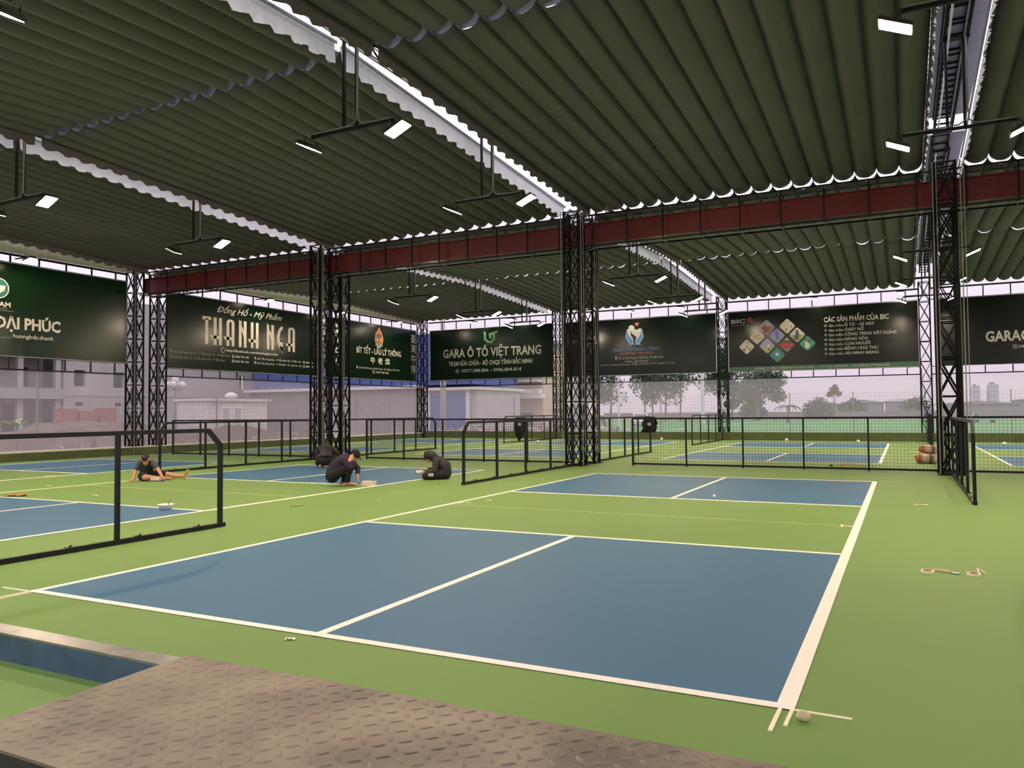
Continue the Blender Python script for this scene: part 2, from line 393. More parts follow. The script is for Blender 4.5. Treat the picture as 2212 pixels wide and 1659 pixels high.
for x in XC[1:]:  # outer right row and nearest left pair are unseen, added for the floor's light
    for y, wh in ypos:
        if y < 2 and x > 0: continue
        lab = f'twin floodlight hanging from the {gname[x]} gutter, {wh}'
        if hp is None: hp = hanger(lab, (x, y, 0), 7.745); o = hp
        else: o = copy_tree(hp); o.location = (x, y, 0 if y < 16 else -0.15); o['label'] = lab
# single floodlights on arms from the walls
def wall_lamp(label, base, arm, tilt, ax):
    t = thing('wall_floodlight', label, 'floodlight', base, ax, 'single floodlights on the walls')
    bar('arm', (0, 0, 0.12), (arm-0.12, 0, 0.10), 0.04, 0.04, BLACK, t)
    lamp_head(t, arm, 0.0, tilt, 1, lm=LENSW)
    return t
for y, wh in ((1.5, 'unseen and added for light, nearer one'), (6.4, 'unseen and added for light, farther one'), (11.3, 'above the park banner'), (21.9, 'above the watch shop banner'), (26.9, 'seen through the second column pair'), (31.8, 'above the steak house banner')):
    wall_lamp(f'single floodlight on an arm from the left wall, {wh}', (-19.3, y, 6.52), 0.8, R(12), 0.0)  # the two nearest are out of view, added for their light
for x, wh in ((-15.5, 'left over the garage banner'), (-12.9, 'over the garage banner'), (-6.0, 'over the clinic banner'), (-3.3, 'right over the clinic banner'), (3.0, 'over the insurance banner'), (6.6, 'right over the insurance banner'), (12.0, 'over the banner at the right edge')):
    wall_lamp(f'single floodlight on an arm from the far wall, {wh}', (x, 35.5, 6.65), 0.8, R(4), R(-90))

# ------------------------------------------------------------------ black steel guard fences
def fence_x(label, x, ya, yb, cham0, cham1, npost, clips=True):
    """open frame along y with chamfered ends, bolted bottom rail"""
    t = thing('guard_rail', label, 'fence', (x, ya, 0), 0, 'open black rail frames between courts'); L = yb-ya; H = 1.27; c = 0.2
    bar('bottom_rail', (0, -0.05 if cham0 else 0, 0.03), (0, L+0.07 if cham1 else L, 0.03), 0.06, 0.05, BLACK, t)
    bar('top_rail', (0, c if cham0 else 0, H), (0, L-c if cham1 else L, H), 0.05, 0.05, BLACK, t)
    for f, y, s in ((cham0, 0, 1), (cham1, L, -1)):
        if f:
            bar('corner_brace', (0, y+s*c, H), (0, y, H-c), 0.05, 0.05, BLACK, t); bar('post', (0, y, 0), (0, y, H-c+0.02), 0.05, 0.05, BLACK, t, upv=(0,1,0))
        else: bar('post', (0, y, 0), (0, y, H), 0.05, 0.05, BLACK, t, upv=(0,1,0))
    for i in range(1, npost):
        y = L*i/npost; bar('post', (0, y, 0.03), (0, y, H-0.02), 0.045, 0.045, BLACK, t, upv=(0,1,0))
    if clips:
        n = int(L/0.8)
        for i in range(n):
            y = (i+0.6)*L/n
            MB().box((-0.05, y-0.04, 0.054), (0.05, y+0.04, 0.06)).ball((0.02, y-0.02, 0.068), 0.012, 6).ball((-0.02, y+0.02, 0.068), 0.012, 6).build('bolt_clip', BLACK, t)
    return t
for x, nm in ((-10.45, 'left'), (-1.45, 'middle'), (7.55, 'right')):
    fence_x(f'open black rail frame along the {nm} column line, nearest the camera', x, -2.6, 3.4, False, True, 4)
    fence_x(f'open black rail frame ending at the near side of the {nm} girder columns', x, 9.75, 15.6, True, False, 4)
    fence_x(f'open black rail frame just behind the {nm} girder columns', x, 17.2, 22.9, False, True, 4, False)
    fence_x(f'open black rail frame along the {nm} column line, against the far wall', x, 29.0, 35.2, True, False, 4, False)
MESHC = {}
def fence_y(label, xa, xb, n):
    t = thing('mesh_fence', label, 'fence', (xa, YG, 0), 0, 'black mesh fences under the girder'); L = xb-xa; H = 1.27
    bar('bottom_rail', (0, 0, 0.05), (L, 0, 0.05), 0.05, 0.05, BLACK, t); bar('top_rail', (0, 0, H), (L, 0, H), 0.05, 0.05, BLACK, t)
    for i in range(n+1):
        x = L*i/n; bar('post', (x, 0, 0), (x, 0, H), 0.05 if i in (0, n) else 0.04, 0.05, BLACK, t, upv=(0,1,0))
    p = L/n; key = round(p, 3)
    if key not in MESHC:
        b = MB(); q = 0.075; r = 0.0042
        k_ = int(p/q)
        for i in range(1, k_): b.box((i*p/k_-r/2, -r/2, 0.07), (i*p/k_+r/2, r/2, H-0.02))
        for j in range(1, 16): b.box((0.02, -r/2, 0.05+j*(H-0.05)/16-r/2), (p-0.02, r/2, 0.05+j*(H-0.05)/16+r/2))
        MESHC[key] = b.mesh('wire_mesh', BLACK)
    for i in range(n):
        o = link('wire_mesh', MESHC[key], t, (L*i/n, 0, 0)); o['kind'] = 'stuff'
    return t
fence_y('black wire mesh fence behind the main court, left of the right column pair', 0.0, 7.3, 5)
fence_y('black wire mesh fence beside the middle column pair, behind the seated hooded worker', -8.95, -1.75, 5)
fence_y('black wire mesh fence at the far left, behind the barefoot worker', -17.95, -10.75, 5)
fence_y('black wire mesh fence right of the right column pair', 7.8, 16.3, 6)
# ================================================================== walls: frames, film and printed banners
def wall_map(side):
    # local (u, z, out) -> world ; out > 0 comes into the hall
    return (lambda u, z, o: (-19.45+o, u, z)) if side == 'left' else (lambda u, z, o: (u, YF-o, z))
def wall_frame(key, u0, u1, ztop, zlow, zb0, zb1):
    t, P, b0 = BP[key]; q = lambda u, z, o=-0.03: Vector(P(u, z, o))-b0
    bar('top_rail', q(u0, ztop), q(u1, ztop), 0.07, 0.07, BLACK, t); bar('low_rail', q(u0, zlow), q(u1, zlow), 0.05, 0.05, BLACK, t)
    bar('edge_bar', q(u0, zb1+0.03), q(u1, zb1+0.03), 0.035, 0.035, BLACK, t); bar('edge_bar', q(u0, zb0-0.02), q(u1, zb0-0.02), 0.03, 0.03, BLACK, t)
    n = int((u1-u0)/1.0)
    for i in range(1, n+1):
        u = u0 + i*(u1-u0)/(n+0.5)
        bar('upper_strut', q(u, zb1), q(u, ztop), 0.045, 0.045, BLACK, t, upv=(0,1,0)); bar('lower_strut', q(u, zlow), q(u, zb0), 0.045, 0.045, BLACK, t, upv=(0,1,0))
def film(side, u0, u1, z0, z1, label):
    P = wall_map(side); o = -0.27
    b = MB(); n = 24
    for i in range(n):
        a0, a1 = u0+(u1-u0)*i/n, u0+(u1-u0)*(i+1)/n
        d = lambda a: o+0.012*math.sin(a*2.1)+0.01*math.sin(a*5.3)
        b.add([P(a0, z0, d(a0)), P(a1, z0, d(a1)), P(a1, z1, d(a1)), P(a0, z1, d(a0))], [(0,1,2,3)])
    f = b.build('screen_film', FILM, None, smooth=True)
    return tag(f, label, 'screen', 'sheer screens round the hall')
def dark(name, c): return mat(name, c, 0.2, spec=0.22, var=0.12, scale=0.6)
BAN = {'b1': dark('banner_green_a', (14, 40, 22)), 'b2': dark('banner_green_b', (10, 30, 18)), 'b3': dark('banner_green_c', (10, 32, 18)),
       'f1': dark('banner_green_d', (8, 25, 18)), 'f2': dark('banner_green_e', (11, 22, 18)), 'f3': dark('banner_green_f', (16, 21, 18)), 'f4': dark('banner_green_g', (15, 21, 18))}
INK = mat('print_white', (222, 214, 204), 0.5); INKDIM = mat('print_grey_dim', (146, 146, 140), 0.5)  # second ink is darkened print, painting in the far wall's weaker light
def ink(name, c): return mat('print_'+name, c, 0.5)
def banner(key, side, u0, u1, z0, z1, label):
    P = wall_map(side); t = thing('banner', label, 'banner', P(u0, z0, 0), 0, 'printed banners on the walls'); b0 = Vector(P(u0, z0, 0))
    t_ = MB(); lo = Vector(P(u0, z0, 0.02))-b0; hi = Vector(P(u1, z1, 0.05))-b0
    t_.box((min(lo.x, hi.x), min(lo.y, hi.y), 0), (max(lo.x, hi.x), max(lo.y, hi.y), z1-z0)).build('sheet', BAN[key], t)
    ed = MB()
    for (a, b) in (((u0, z0), (u1, z0)), ((u0, z1), (u1, z1)), ((u0, z0), (u0, z1)), ((u1, z0), (u1, z1))):
        ed.bar(Vector(P(a[0], a[1], 0.035))-b0, Vector(P(b[0], b[1], 0.035))-b0, 0.03, 0.034)
    ed.build('hem', mat('banner_hem', (196, 194, 200), 0.6), t)
    BP[key] = (t, P, b0); return t
BP = {}
def text_mesh(s, bold=0.0, shear=0.0, space=1.0):
    v, f = raw_text(s.replace('Đ', 'D'), bold, shear, space)
    if 'Đ' in s:
        dw = [p[0] for p in raw_text('D', bold, 0.0, 1.0)[0]]; dl = max(dw)-min(dw)
        for i, ch in enumerate(s):
            if ch != 'Đ': continue
            x1 = max(p[0] for p in raw_text(s[:i].replace('Đ', 'D')+'D', bold, 0.0, space)[0]); x0 = x1-dl+0.365*shear; k = len(v)
            v += [(x0-0.1, 0.32), (x0+0.3, 0.32), (x0+0.3, 0.41), (x0-0.1, 0.41)]; f.append((k, k+1, k+2, k+3))
    return v, f
def raw_text(s, bold, shear, space):
    cu = bpy.data.curves.new('t', 'FONT'); cu.body = s; cu.size = 1.0; cu.fill_mode = 'FRONT'; cu.resolution_u = 2
    cu.offset = bold; cu.shear = shear; cu.space_character = space
    ob = bpy.data.objects.new('t', cu); COL.objects.link(ob)
    dg = bpy.context.evaluated_depsgraph_get(); dg.update()
    me = bpy.data.meshes.new_from_object(ob.evaluated_get(dg))
    v = [tuple(p.co[:2]) for p in me.vertices]; f = [tuple(p.vertices) for p in me.polygons]
    bpy.data.objects.remove(ob); bpy.data.curves.remove(cu); bpy.data.meshes.remove(me)
    return v, f
def text(key, s, u0, u1, z0, z1=None, bold=0.0, m_=None, shear=0.0, name='lettering', space=1.0, cap=None):
    """letters printed on banner: fitted between u0 and u1; z0..z1 is the height of plain capitals"""
    t, P, b0 = BP[key]; v, f = text_mesh(s, bold, shear, space)
    if not v: return
    xs = [p[0] for p in v]; a, b = min(xs), max(xs); k = (u1-u0)/(b-a)
    kz = k if z1 is None else (z1-z0)/0.73
    mb = MB(); mb.add([Vector(P(u0+(x-a)*k, z0+y*kz, 0.054))-b0 for x, y in v], f)
    return mb.build(name, m_ or INK, t)
def poly(key, pts, m_, name='emblem', out=0.055):
    t, P, b0 = BP[key]; mb = MB(); n = len(pts)
    mb.prism(pts, (0.05, out), lambda u, z, o: tuple(Vector(P(u, z, o))-b0))
    return mb.build(name, m_, t, fix=True)
def ring(c, r, n=20, sx=1.0): return [(c[0]+r*sx*math.cos(2*math.pi*i/n), c[1]+r*math.sin(2*math.pi*i/n)) for i in range(n)]
def pin(key, u, z, s, m_=None):       # map pin
    poly(key, [(u, z-s), (u-s*0.55, z+s*0.2), (u-s*0.45, z+s*0.75), (u, z+s), (u+s*0.45, z+s*0.75), (u+s*0.55, z+s*0.2)], m_ or INK, 'pin_mark')
    poly(key, ring((u, z+s*0.4), s*0.22, 8), BAN[key], 'pin_mark', 0.0565)
def phone(key, u, z, s, m_=None):
    poly(key, ring((u, z), s, 16), m_ or INK, 'phone_mark'); poly(key, ring((u, z), s*0.82, 16), BAN[key], 'phone_mark', 0.0565)
    poly(key, [(u-s*0.5, z+s*0.35), (u-s*0.25, z+s*0.55), (u-s*0.1, z+s*0.2), (u+s*0.2, z-s*0.15), (u+s*0.5, z-s*0.25), (u+s*0.35, z-s*0.5), (u, z-s*0.4), (u-s*0.4, z)], m_ or INK, 'phone_mark', 0.058)

# frames and films
film('left', -8, 16.2, 0.315, 3.0, 'sheer pale screen below the park banner on the left wall')
film('left', 16.6, 26.3, 0.315, 3.0, 'sheer pale screen below the watch shop banner')
film('left', 26.6, 35.4, 0.315, 3.0, 'sheer pale screen below the steak house banner')
for u0, u1, nm in ((-19.2, -10.5, 'garage'), (-10.4, -1.5, 'clinic'), (-1.4, 7.5, 'insurance'), (7.6, 21, 'right hand')):
    film('far', u0, u1, 0.39, 3.02, f'sheer pale screen below the {nm} banner on the far wall')
# pale sheet above the left wall's top rail
SHEET = mat('eave_sheet', (176, 172, 160), 0.7, var=0.08, scale=2)
for y0, z0, y1, z1, nm in ((-2.8, 7.2, 6.3, 7.65, 'nearest'), (6.3, 7.65, 16.0, 7.2, 'second'), (16.6, 7.2, 26, 7.5, 'third'), (26, 7.5, 35.3, 7.15, 'farthest')):
    b = MB(); n = int((y1-y0)/0.07)
    vs = []
    for i in range(n+1):
        y = y0+(y1-y0)*i/n; z = z0+(z1-z0)*i/n+0.12; x = -19.36+0.02*math.sin(2*math.pi*y/0.24)
        vs += [(x, y, 6.83), (x, y, z), (x-0.02, y, 6.83), (x-0.02, y, z)]
    fs = []
    for i in range(n):
        a = i*4; fs += [(a, a+4, a+5, a+1), (a+2, a+3, a+7, a+6), (a+1, a+5, a+7, a+3), (a, a+2, a+6, a+4)]
    b.add(vs, fs)
    tag(b.build('eave_sheet', SHEET, None, smooth=True), f'pale rippled sheet closing the eave over the left wall, {nm} stretch', 'sheet', 'eave sheets over the left wall')

# ---- left wall banners
banner('b1', 'left', 7.0, 15.48, 3.45, 6.5, 'dark green park banner at the left edge with a round leaf emblem')
poly('b1', ring((10.84, 5.63), 0.335, 32), INK); poly('b1', ring((10.84, 5.63), 0.30, 32), ink('teal', (30, 110, 96)), out=0.057)
poly('b1', [(10.66, 5.47), (10.72, 5.62), (10.9, 5.72), (11.06, 5.72), (11.02, 5.56), (10.86, 5.45)], INK, 'emblem_leaf', 0.059)
poly('b1', [(10.62, 5.5), (10.7, 5.7), (10.78, 5.82), (10.82, 5.68), (10.74, 5.52)], INK, 'emblem_leaf', 0.059)
text('b1', 'LAM', 10.75, 11.23, 5.04, 5.2, 0.03); text('b1', 'PARK', 10.85, 11.15, 4.955, 5.01, 0.0, INKDIM)
poly('b1', [(10.3, 4.905), (11.34, 4.905), (11.34, 4.92), (10.3, 4.92)], INKDIM, 'rule')
text('b1', 'ĐẠI PHÚC', 10.72, 12.92, 4.36, 4.74, 0.035)
text('b1', 'facebook.com/', 10.3, 11.28, 4.02, 4.1, 0.0, INKDIM); text('b1', 'huongbds.thanh', 11.32, 12.67, 4.06, 4.2, 0.01)

banner('b2', 'left', 17.3, 26.15, 3.36, 6.36, 'dark green watch shop banner with tall narrow cream capitals')
text('b2', 'Đồng Hồ - Mỹ Phẩm', 19.8, 23.65, 5.85, 6.12, 0.0, None, 0.45)
# tall narrow display capitals drawn as strokes
GOLD = ink('cream', (226, 212, 196))
def glyph(ch, u, w_, z0, z1, s=0.155):
    h = z1-z0; zm = z0+0.22*h; P_ = []
    q = lambda a, b, c, d: P_.append([(a, c), (b, c), (b, d), (a, d)])
    if ch == 'T': q(u+w_*0.5-s*0.5, u+w_*0.5+s*0.5, z0, z1-s*0.5); q(u, u+w_, z1-s*0.9, z1)
    if ch == 'H':
        q(u, u+s, z0, z1); q(u+w_-s, u+w_, z0, z1); P_.append([(u-0.16, zm+s*0.9), (u+w_-s+0.01, zm+s*0.9), (u+w_-s+0.01, zm), (u-0.09, zm)])
    if ch == 'A':
        q(u, u+s, z0, z1-w_*0.3); q(u+w_-s, u+w_, z0, z1-w_*0.3); P_.append([(u-0.16, zm+s*0.9), (u+w_-s+0.01, zm+s*0.9), (u+w_-s+0.01, zm), (u-0.09, zm)])
        n = 10; c = (u+w_/2, z1-w_*0.3)
        P_.append([(c[0]-w_/2*math.cos(math.pi*i/n), c[1]+w_*0.3*math.sin(math.pi*i/n)) for i in range(n+1)] + [(c[0]+(w_/2-s)*math.cos(math.pi*i/n), c[1]+(w_*0.3-s*0.7)*math.sin(math.pi*i/n)) for i in range(n+1)])
    if ch == 'N':
        q(u, u+s, z0, z1); q(u+w_-s, u+w_, z0, z1); P_.append([(u, z1+0.1), (u+s*0.7, z1-h*0.2), (u+w_-s+0.005, z0+h*0.35), (u+w_-s+0.005, z0+h*0.62), (u+s*0.3, z1)])
    if ch == 'G':
        n = 12; c = (u+w_, z0+h*0.5)
        P_.append([(c[0]-w_*math.sin(math.pi*i/n), c[1]+h*0.5*math.cos(math.pi*i/n)-(0.12*h if i == n else 0)) for i in range(n+1)] + [(c[0]-(w_-s)*math.sin(math.pi*i/n), c[1]+(h*0.5-s)*math.cos(math.pi*i/n)) for i in range(n, -1, -1)])
        q(u+w_-s*1.1, u+w_, z0, z0+h*0.42); P_.append([(u+w_*0.55, z0+h*0.42), (u+w_, z0+h*0.42), (u+w_, z0+h*0.36), (u+w_*0.6, z0+h*0.36)])
    return P_
for ch, u, w_ in (('T', 19.02, 0.46), ('H', 19.62, 0.44), ('A', 20.32, 0.44), ('N', 21.02, 0.44), ('H', 21.72, 0.46), ('N', 22.7, 0.44), ('G', 23.36, 0.36), ('A', 24.08, 0.46)):
    t, P, b0 = BP['b2']; mb = MB()
    for pl in glyph(ch, u, w_, 4.44, 5.6): mb.prism(pl, (0.05, 0.056), lambda a, b, o: tuple(Vector(P(a, b, o))-b0))
    mb.build('letter', GOLD, t, fix=True)
poly('b2', ring((20.13, 4.24), 0.11, 20), INK); poly('b2', ring((20.13, 4.24), 0.092, 20), BAN['b2'], out=0.0565); text('b2', 'f', 20.1, 20.16, 4.18, 4.3, 0.03)
text('b2', 'http://facebook.com/thanhngabacninh', 20.32, 23.41, 4.2, 4.31, 0.012)
for (s, u0, u1, z, pn) in (('533-535 Ngô Gia Tự - P.Tiền Ninh Vệ - TP Bắc Ninh', 17.62, 20.5, 3.97, 17.5), ('582 Ngô Gia Tự - P.Tiền Ninh Vệ - TP Bắc Ninh', 17.62, 20.25, 3.76, 17.5),
        ('238 Trần Hưng Đạo - P.Tiền Ninh Vệ - TP Bắc Ninh', 22.08, 25.0, 3.95, 21.98), ('304 Trần Hưng Đạo - P. Phố Mới - TX. Quế Võ - BN', 22.08, 25.0, 3.75, 21.98)):
    text('b2', s, u0, u1, z, z+0.09, 0.0, INKDIM if u0 < 18 else None); pin('b2', pn, z+0.05, 0.075, INKDIM if u0 < 18 else None)
for s, u0, u1, z in (('0353 793 498', 20.82, 21.6, 3.96), ('0963 981 298', 20.82, 21.6, 3.755), ('0889 238 619', 25.3, 26.05, 3.94), ('0888 238 504', 25.3, 26.05, 3.745)):
    text('b2', s, u0, u1, z, z+0.09, 0.008); phone('b2', u0-0.12, z+0.045, 0.07)

banner('b3', 'left', 26.75, 34.95, 3.36, 6.38, 'dark green steak house banner with a flame crest and upright characters')
text('b3', 'BÍT TẾT - LẨU LÝ THÔNG', 29.25, 33.37, 4.74, 5.06, 0.02)
for i, ch in enumerate('牛老總'): text('b3', ch, 30.46+i*0.68, 30.9+i*0.68, 4.24, 4.52, 0.025)
text('b3', '25-N10 Đường Lý Nhân Tông - Võ Cường - Bắc Ninh', 29.45, 33.2, 3.9, 4.0, 0.006); pin('b3', 29.3, 3.95, 0.09)
text('b3', '0347 368 226', 30.95, 32.15, 3.7, 3.81, 0.015); phone('b3', 30.75, 3.755, 0.1)
for uu in (34.38, 27.5):
    for i, ch in enumerate('臺灣牛排'): text('b3', ch, uu, uu+0.5, 5.68-i*0.6, 5.68-i*0.6+0.4, 0.012, INKDIM if uu > 30 else None)
# flame crest
ORG = ink('orange', (190, 110, 60)); 
poly('b3', [(31.25, 6.3), (31.1, 6.05), (30.95, 5.95), (30.9, 5.75), (30.84, 5.5), (30.98, 5.3), (31.5, 5.3), (31.66, 5.5), (31.62, 5.75), (31.5, 5.95), (31.4, 6.08)], ORG)
poly('b3', ring((31.25, 5.62), 0.3, 20, 0.95), ink('soot', (40, 34, 40)), out=0.057)
poly('b3', [(30.98, 5.45), (30.92, 5.2), (31.05, 5.22), (31.12, 5.12), (31.25, 5.08), (31.38, 5.12), (31.45, 5.22), (31.58, 5.2), (31.52, 5.45), (31.38, 5.3), (31.25, 5.24), (31.12, 5.3)], INKDIM, out=0.058)
for s in (-1, 1):
    poly('b3', [(31.25+s*0.05, 5.5), (31.25+s*0.22, 5.78), (31.25+s*0.24, 5.55), (31.25+s*0.12, 5.38)], ink('gold', (205, 160, 84)), out=0.059)
poly('b3', [(31.2, 5.5), (31.3, 5.5), (31.28, 5.86), (31.22, 5.86)], INKDIM, out=0.059); poly('b3', [(31.18, 5.28), (31.32, 5.28), (31.29, 5.42), (31.21, 5.42)], INKDIM, out=0.0595)

# ---- far wall banners
banner('f1', 'far', -18.8, -10.75, 3.42, 6.4, 'dark green car repair banner with big capitals in dimmed print on the far wall')
text('f1', 'GARA Ô TÔ VIỆT TRANG', -17.88, -11.45, 4.74, 5.26, 0.022, INKDIM); text('f1', 'TRẠM SỬA CHỮA - BỘ CHQS TỈNH BẮC NINH', -17.5, -12.0, 4.25, 4.5, 0.025, INKDIM)
text('f1', '0377.388.886 - 0986.804.814', -16.6, -12.7, 3.84, 4.03, 0.015, INKDIM); phone('f1', -16.9, 3.93, 0.13, INKDIM)
TEAL = ink('logo_green', (60, 116, 84))
poly('f1', [(-15.12, 6.2), (-14.95, 6.12), (-14.95, 5.75), (-14.8, 5.62), (-14.6, 5.62), (-14.5, 5.75), (-14.5, 6.0), (-14.36, 6.0), (-14.36, 5.7), (-14.55, 5.5), (-14.85, 5.5), (-15.08, 5.68)], TEAL)
poly('f1', [(-14.78, 6.06), (-14.15, 6.2), (-14.2, 6.08), (-14.35, 6.04), (-14.4, 5.95), (-14.6, 5.95), (-14.62, 5.75), (-14.74, 5.75)], TEAL, out=0.057)
text('f1', 'VIỆT TRANG', -15.1, -14.2, 5.38, 5.46, 0.0, ink('dull_red', (110, 70, 66)))

banner('f2', 'far', -10.1, -1.75, 3.4, 6.37, 'dark green clinic banner with a pair of blue hands emblem')
HB = ink('clinic_blue', (62, 108, 160)); HW = ink('clinic_white', (150, 156, 166))
for s in (-1, 1):
    c = -6.02; m2 = lambda pts: [(c+s*a, b) for a, b in pts]
    poly('f2', m2([(0.05, 5.02), (0.28, 5.02), (0.5, 5.4), (0.4, 5.82), (0.22, 5.84), (0.2, 5.5), (0.1, 5.35), (0.06, 5.2)]), HW)
    poly('f2', m2([(0.09, 5.06), (0.26, 5.06), (0.46, 5.4), (0.37, 5.78), (0.32, 5.5), (0.2, 5.35), (0.12, 5.25)]), HB, out=0.057)
poly('f2', [(-6.42, 4.94), (-6.3, 5.03), (-5.74, 5.03), (-5.62, 4.94), (-6.02, 4.99)], HB, out=0.057)
BABY = ink('baby_grey', (150, 148, 150))
poly('f2', ring((-6.18, 5.86), 0.17, 18), BABY, out=0.058); poly('f2', [(-6.15, 5.72), (-5.95, 5.8), (-5.75, 5.76), (-5.72, 5.55), (-5.9, 5.38), (-6.05, 5.5), (-6.2, 5.62)], BABY, out=0.0585)
poly('f2', [(-5.88, 5.94), (-6.0, 6.08), (-5.96, 6.16), (-5.88, 6.13), (-5.82, 6.16), (-5.76, 6.08)], ink('heart', (150, 60, 60)), out=0.057)
text('f2', 'Sunny Pediatric Clinic', -7.2, -4.66, 4.68, 4.86, 0.015, ink('clinic_letters', (70, 90, 150)))
text('f2', 'Trao chất lượng - Nhận niềm tin', -6.86, -5.02, 4.5, 4.6, 0.012, ink('clinic_red', (150, 70, 62)))
text('f2', '179 Lý Thái Tông, P. Suối Hoa, TP. Bắc Ninh', -6.93, -4.48, 4.24, 4.35, 0.0, INKDIM); pin('f2', -7.06, 4.3, 0.1, INKDIM)
text('f2', 'Hotline  0857.856.856', -6.55, -5.3, 4.07, 4.16, 0.004, INKDIM)
text('f2', '0913.036.618 (TS.BS. Ngô Thị Xuân)', -7.94, -6.25, 3.92, 4.0, 0.0, INKDIM); text('f2', '0969.938.305 (Ths.BS. Nguyễn Thu Thảo)', -5.85, -3.88, 3.93, 4.01, 0.0, INKDIM)
phone('f2', -8.08, 3.96, 0.08, INKDIM); phone('f2', -5.98, 3.97, 0.08, INKDIM); poly('f2', [(-6.15, 3.88), (-6.13, 3.88), (-6.13, 4.06), (-6.15, 4.06)], INKDIM, 'rule')

banner('f3', 'far', -1.15, 7.3, 3.4, 6.37, 'dark insurance banner with ten rounded picture diamonds and a list')
text('f3', 'BIC', -1.0, -0.3, 5.8, 6.0, 0.035, INKDIM); text('f3', 'TỔNG CÔNG TY BẢO HIỂM', -1.0, -0.15, 5.68, 5.72, 0.0, INKDIM)
PET = ink('petal_red', (150, 46, 54))
for i in range(5):
    a = math.pi/2+i*2*math.pi/5; poly('f3', ring((-0.08+0.085*math.cos(a), 5.93+0.085*math.sin(a)), 0.062, 10), PET, 'emblem_petal', 0.0555+0.0003*i)
poly('f3', ring((-0.08, 5.93), 0.045, 10), BAN['f3'], out=0.058)
text('f3', 'CÁC SẢN PHẨM CỦA BIC', 3.32, 6.1, 5.62, 5.86, 0.02, INKDIM)
for i, (s, w_) in enumerate((('Ô TÔ - XE MÁY', 1.28), ('CHÁY NỔ', 0.82), ('CÔNG TRÌNH XÂY DỰNG', 2.18), ('HÀNG HÓA', 1.0), ('CON NGƯỜI', 1.08), ('BỆNH UNG THƯ', 1.42), ('AN NINH MẠNG', 1.42))):
    z = 5.38-i*0.222
    text('f3', 'Bảo hiểm', 3.54, 4.17, z, z+0.12, 0.002, INKDIM); text('f3', s, 4.22, 4.22+w_, z, z+0.145, 0.012, INKDIM)
    poly('f3', [(3.32, z+0.07), (3.39, z+0.0), (3.46, z+0.07), (3.39, z+0.14)], INKDIM, 'bullet'); poly('f3', [(3.35, z+0.07), (3.39, z+0.03), (3.43, z+0.07), (3.39, z+0.11)], BAN['f3'], 'bullet', 0.057)
poly('f3', [(-1.13, 3.42), (7.28, 3.42), (7.28, 3.62), (-1.13, 3.62)], ink('strip_green', (30, 76, 56)), 'bottom_strip', 0.053)
text('f3', 'CÔNG TY BẢO HIỂM BIDV ĐÔNG BẮC  |  ĐT: 0222.3875799  |  DI ĐỘNG: 0974641468', 0.12, 6.07, 3.46, 3.57, 0.012, INKDIM)
def diamond(u, z, h=0.385, r=0.09):
    pts = []; n = 4
    for a in range(4):
        d = math.pi/2*a; cx, cz = (h-r*1.414)*math.cos(d), (h-r*1.414)*math.sin(d)
        for i in range(n+1):
            q = d-math.pi/4+math.pi/2*i/n; pts.append((u+cx+r*math.cos(q), z+cz+r*math.sin(q)))
    return pts
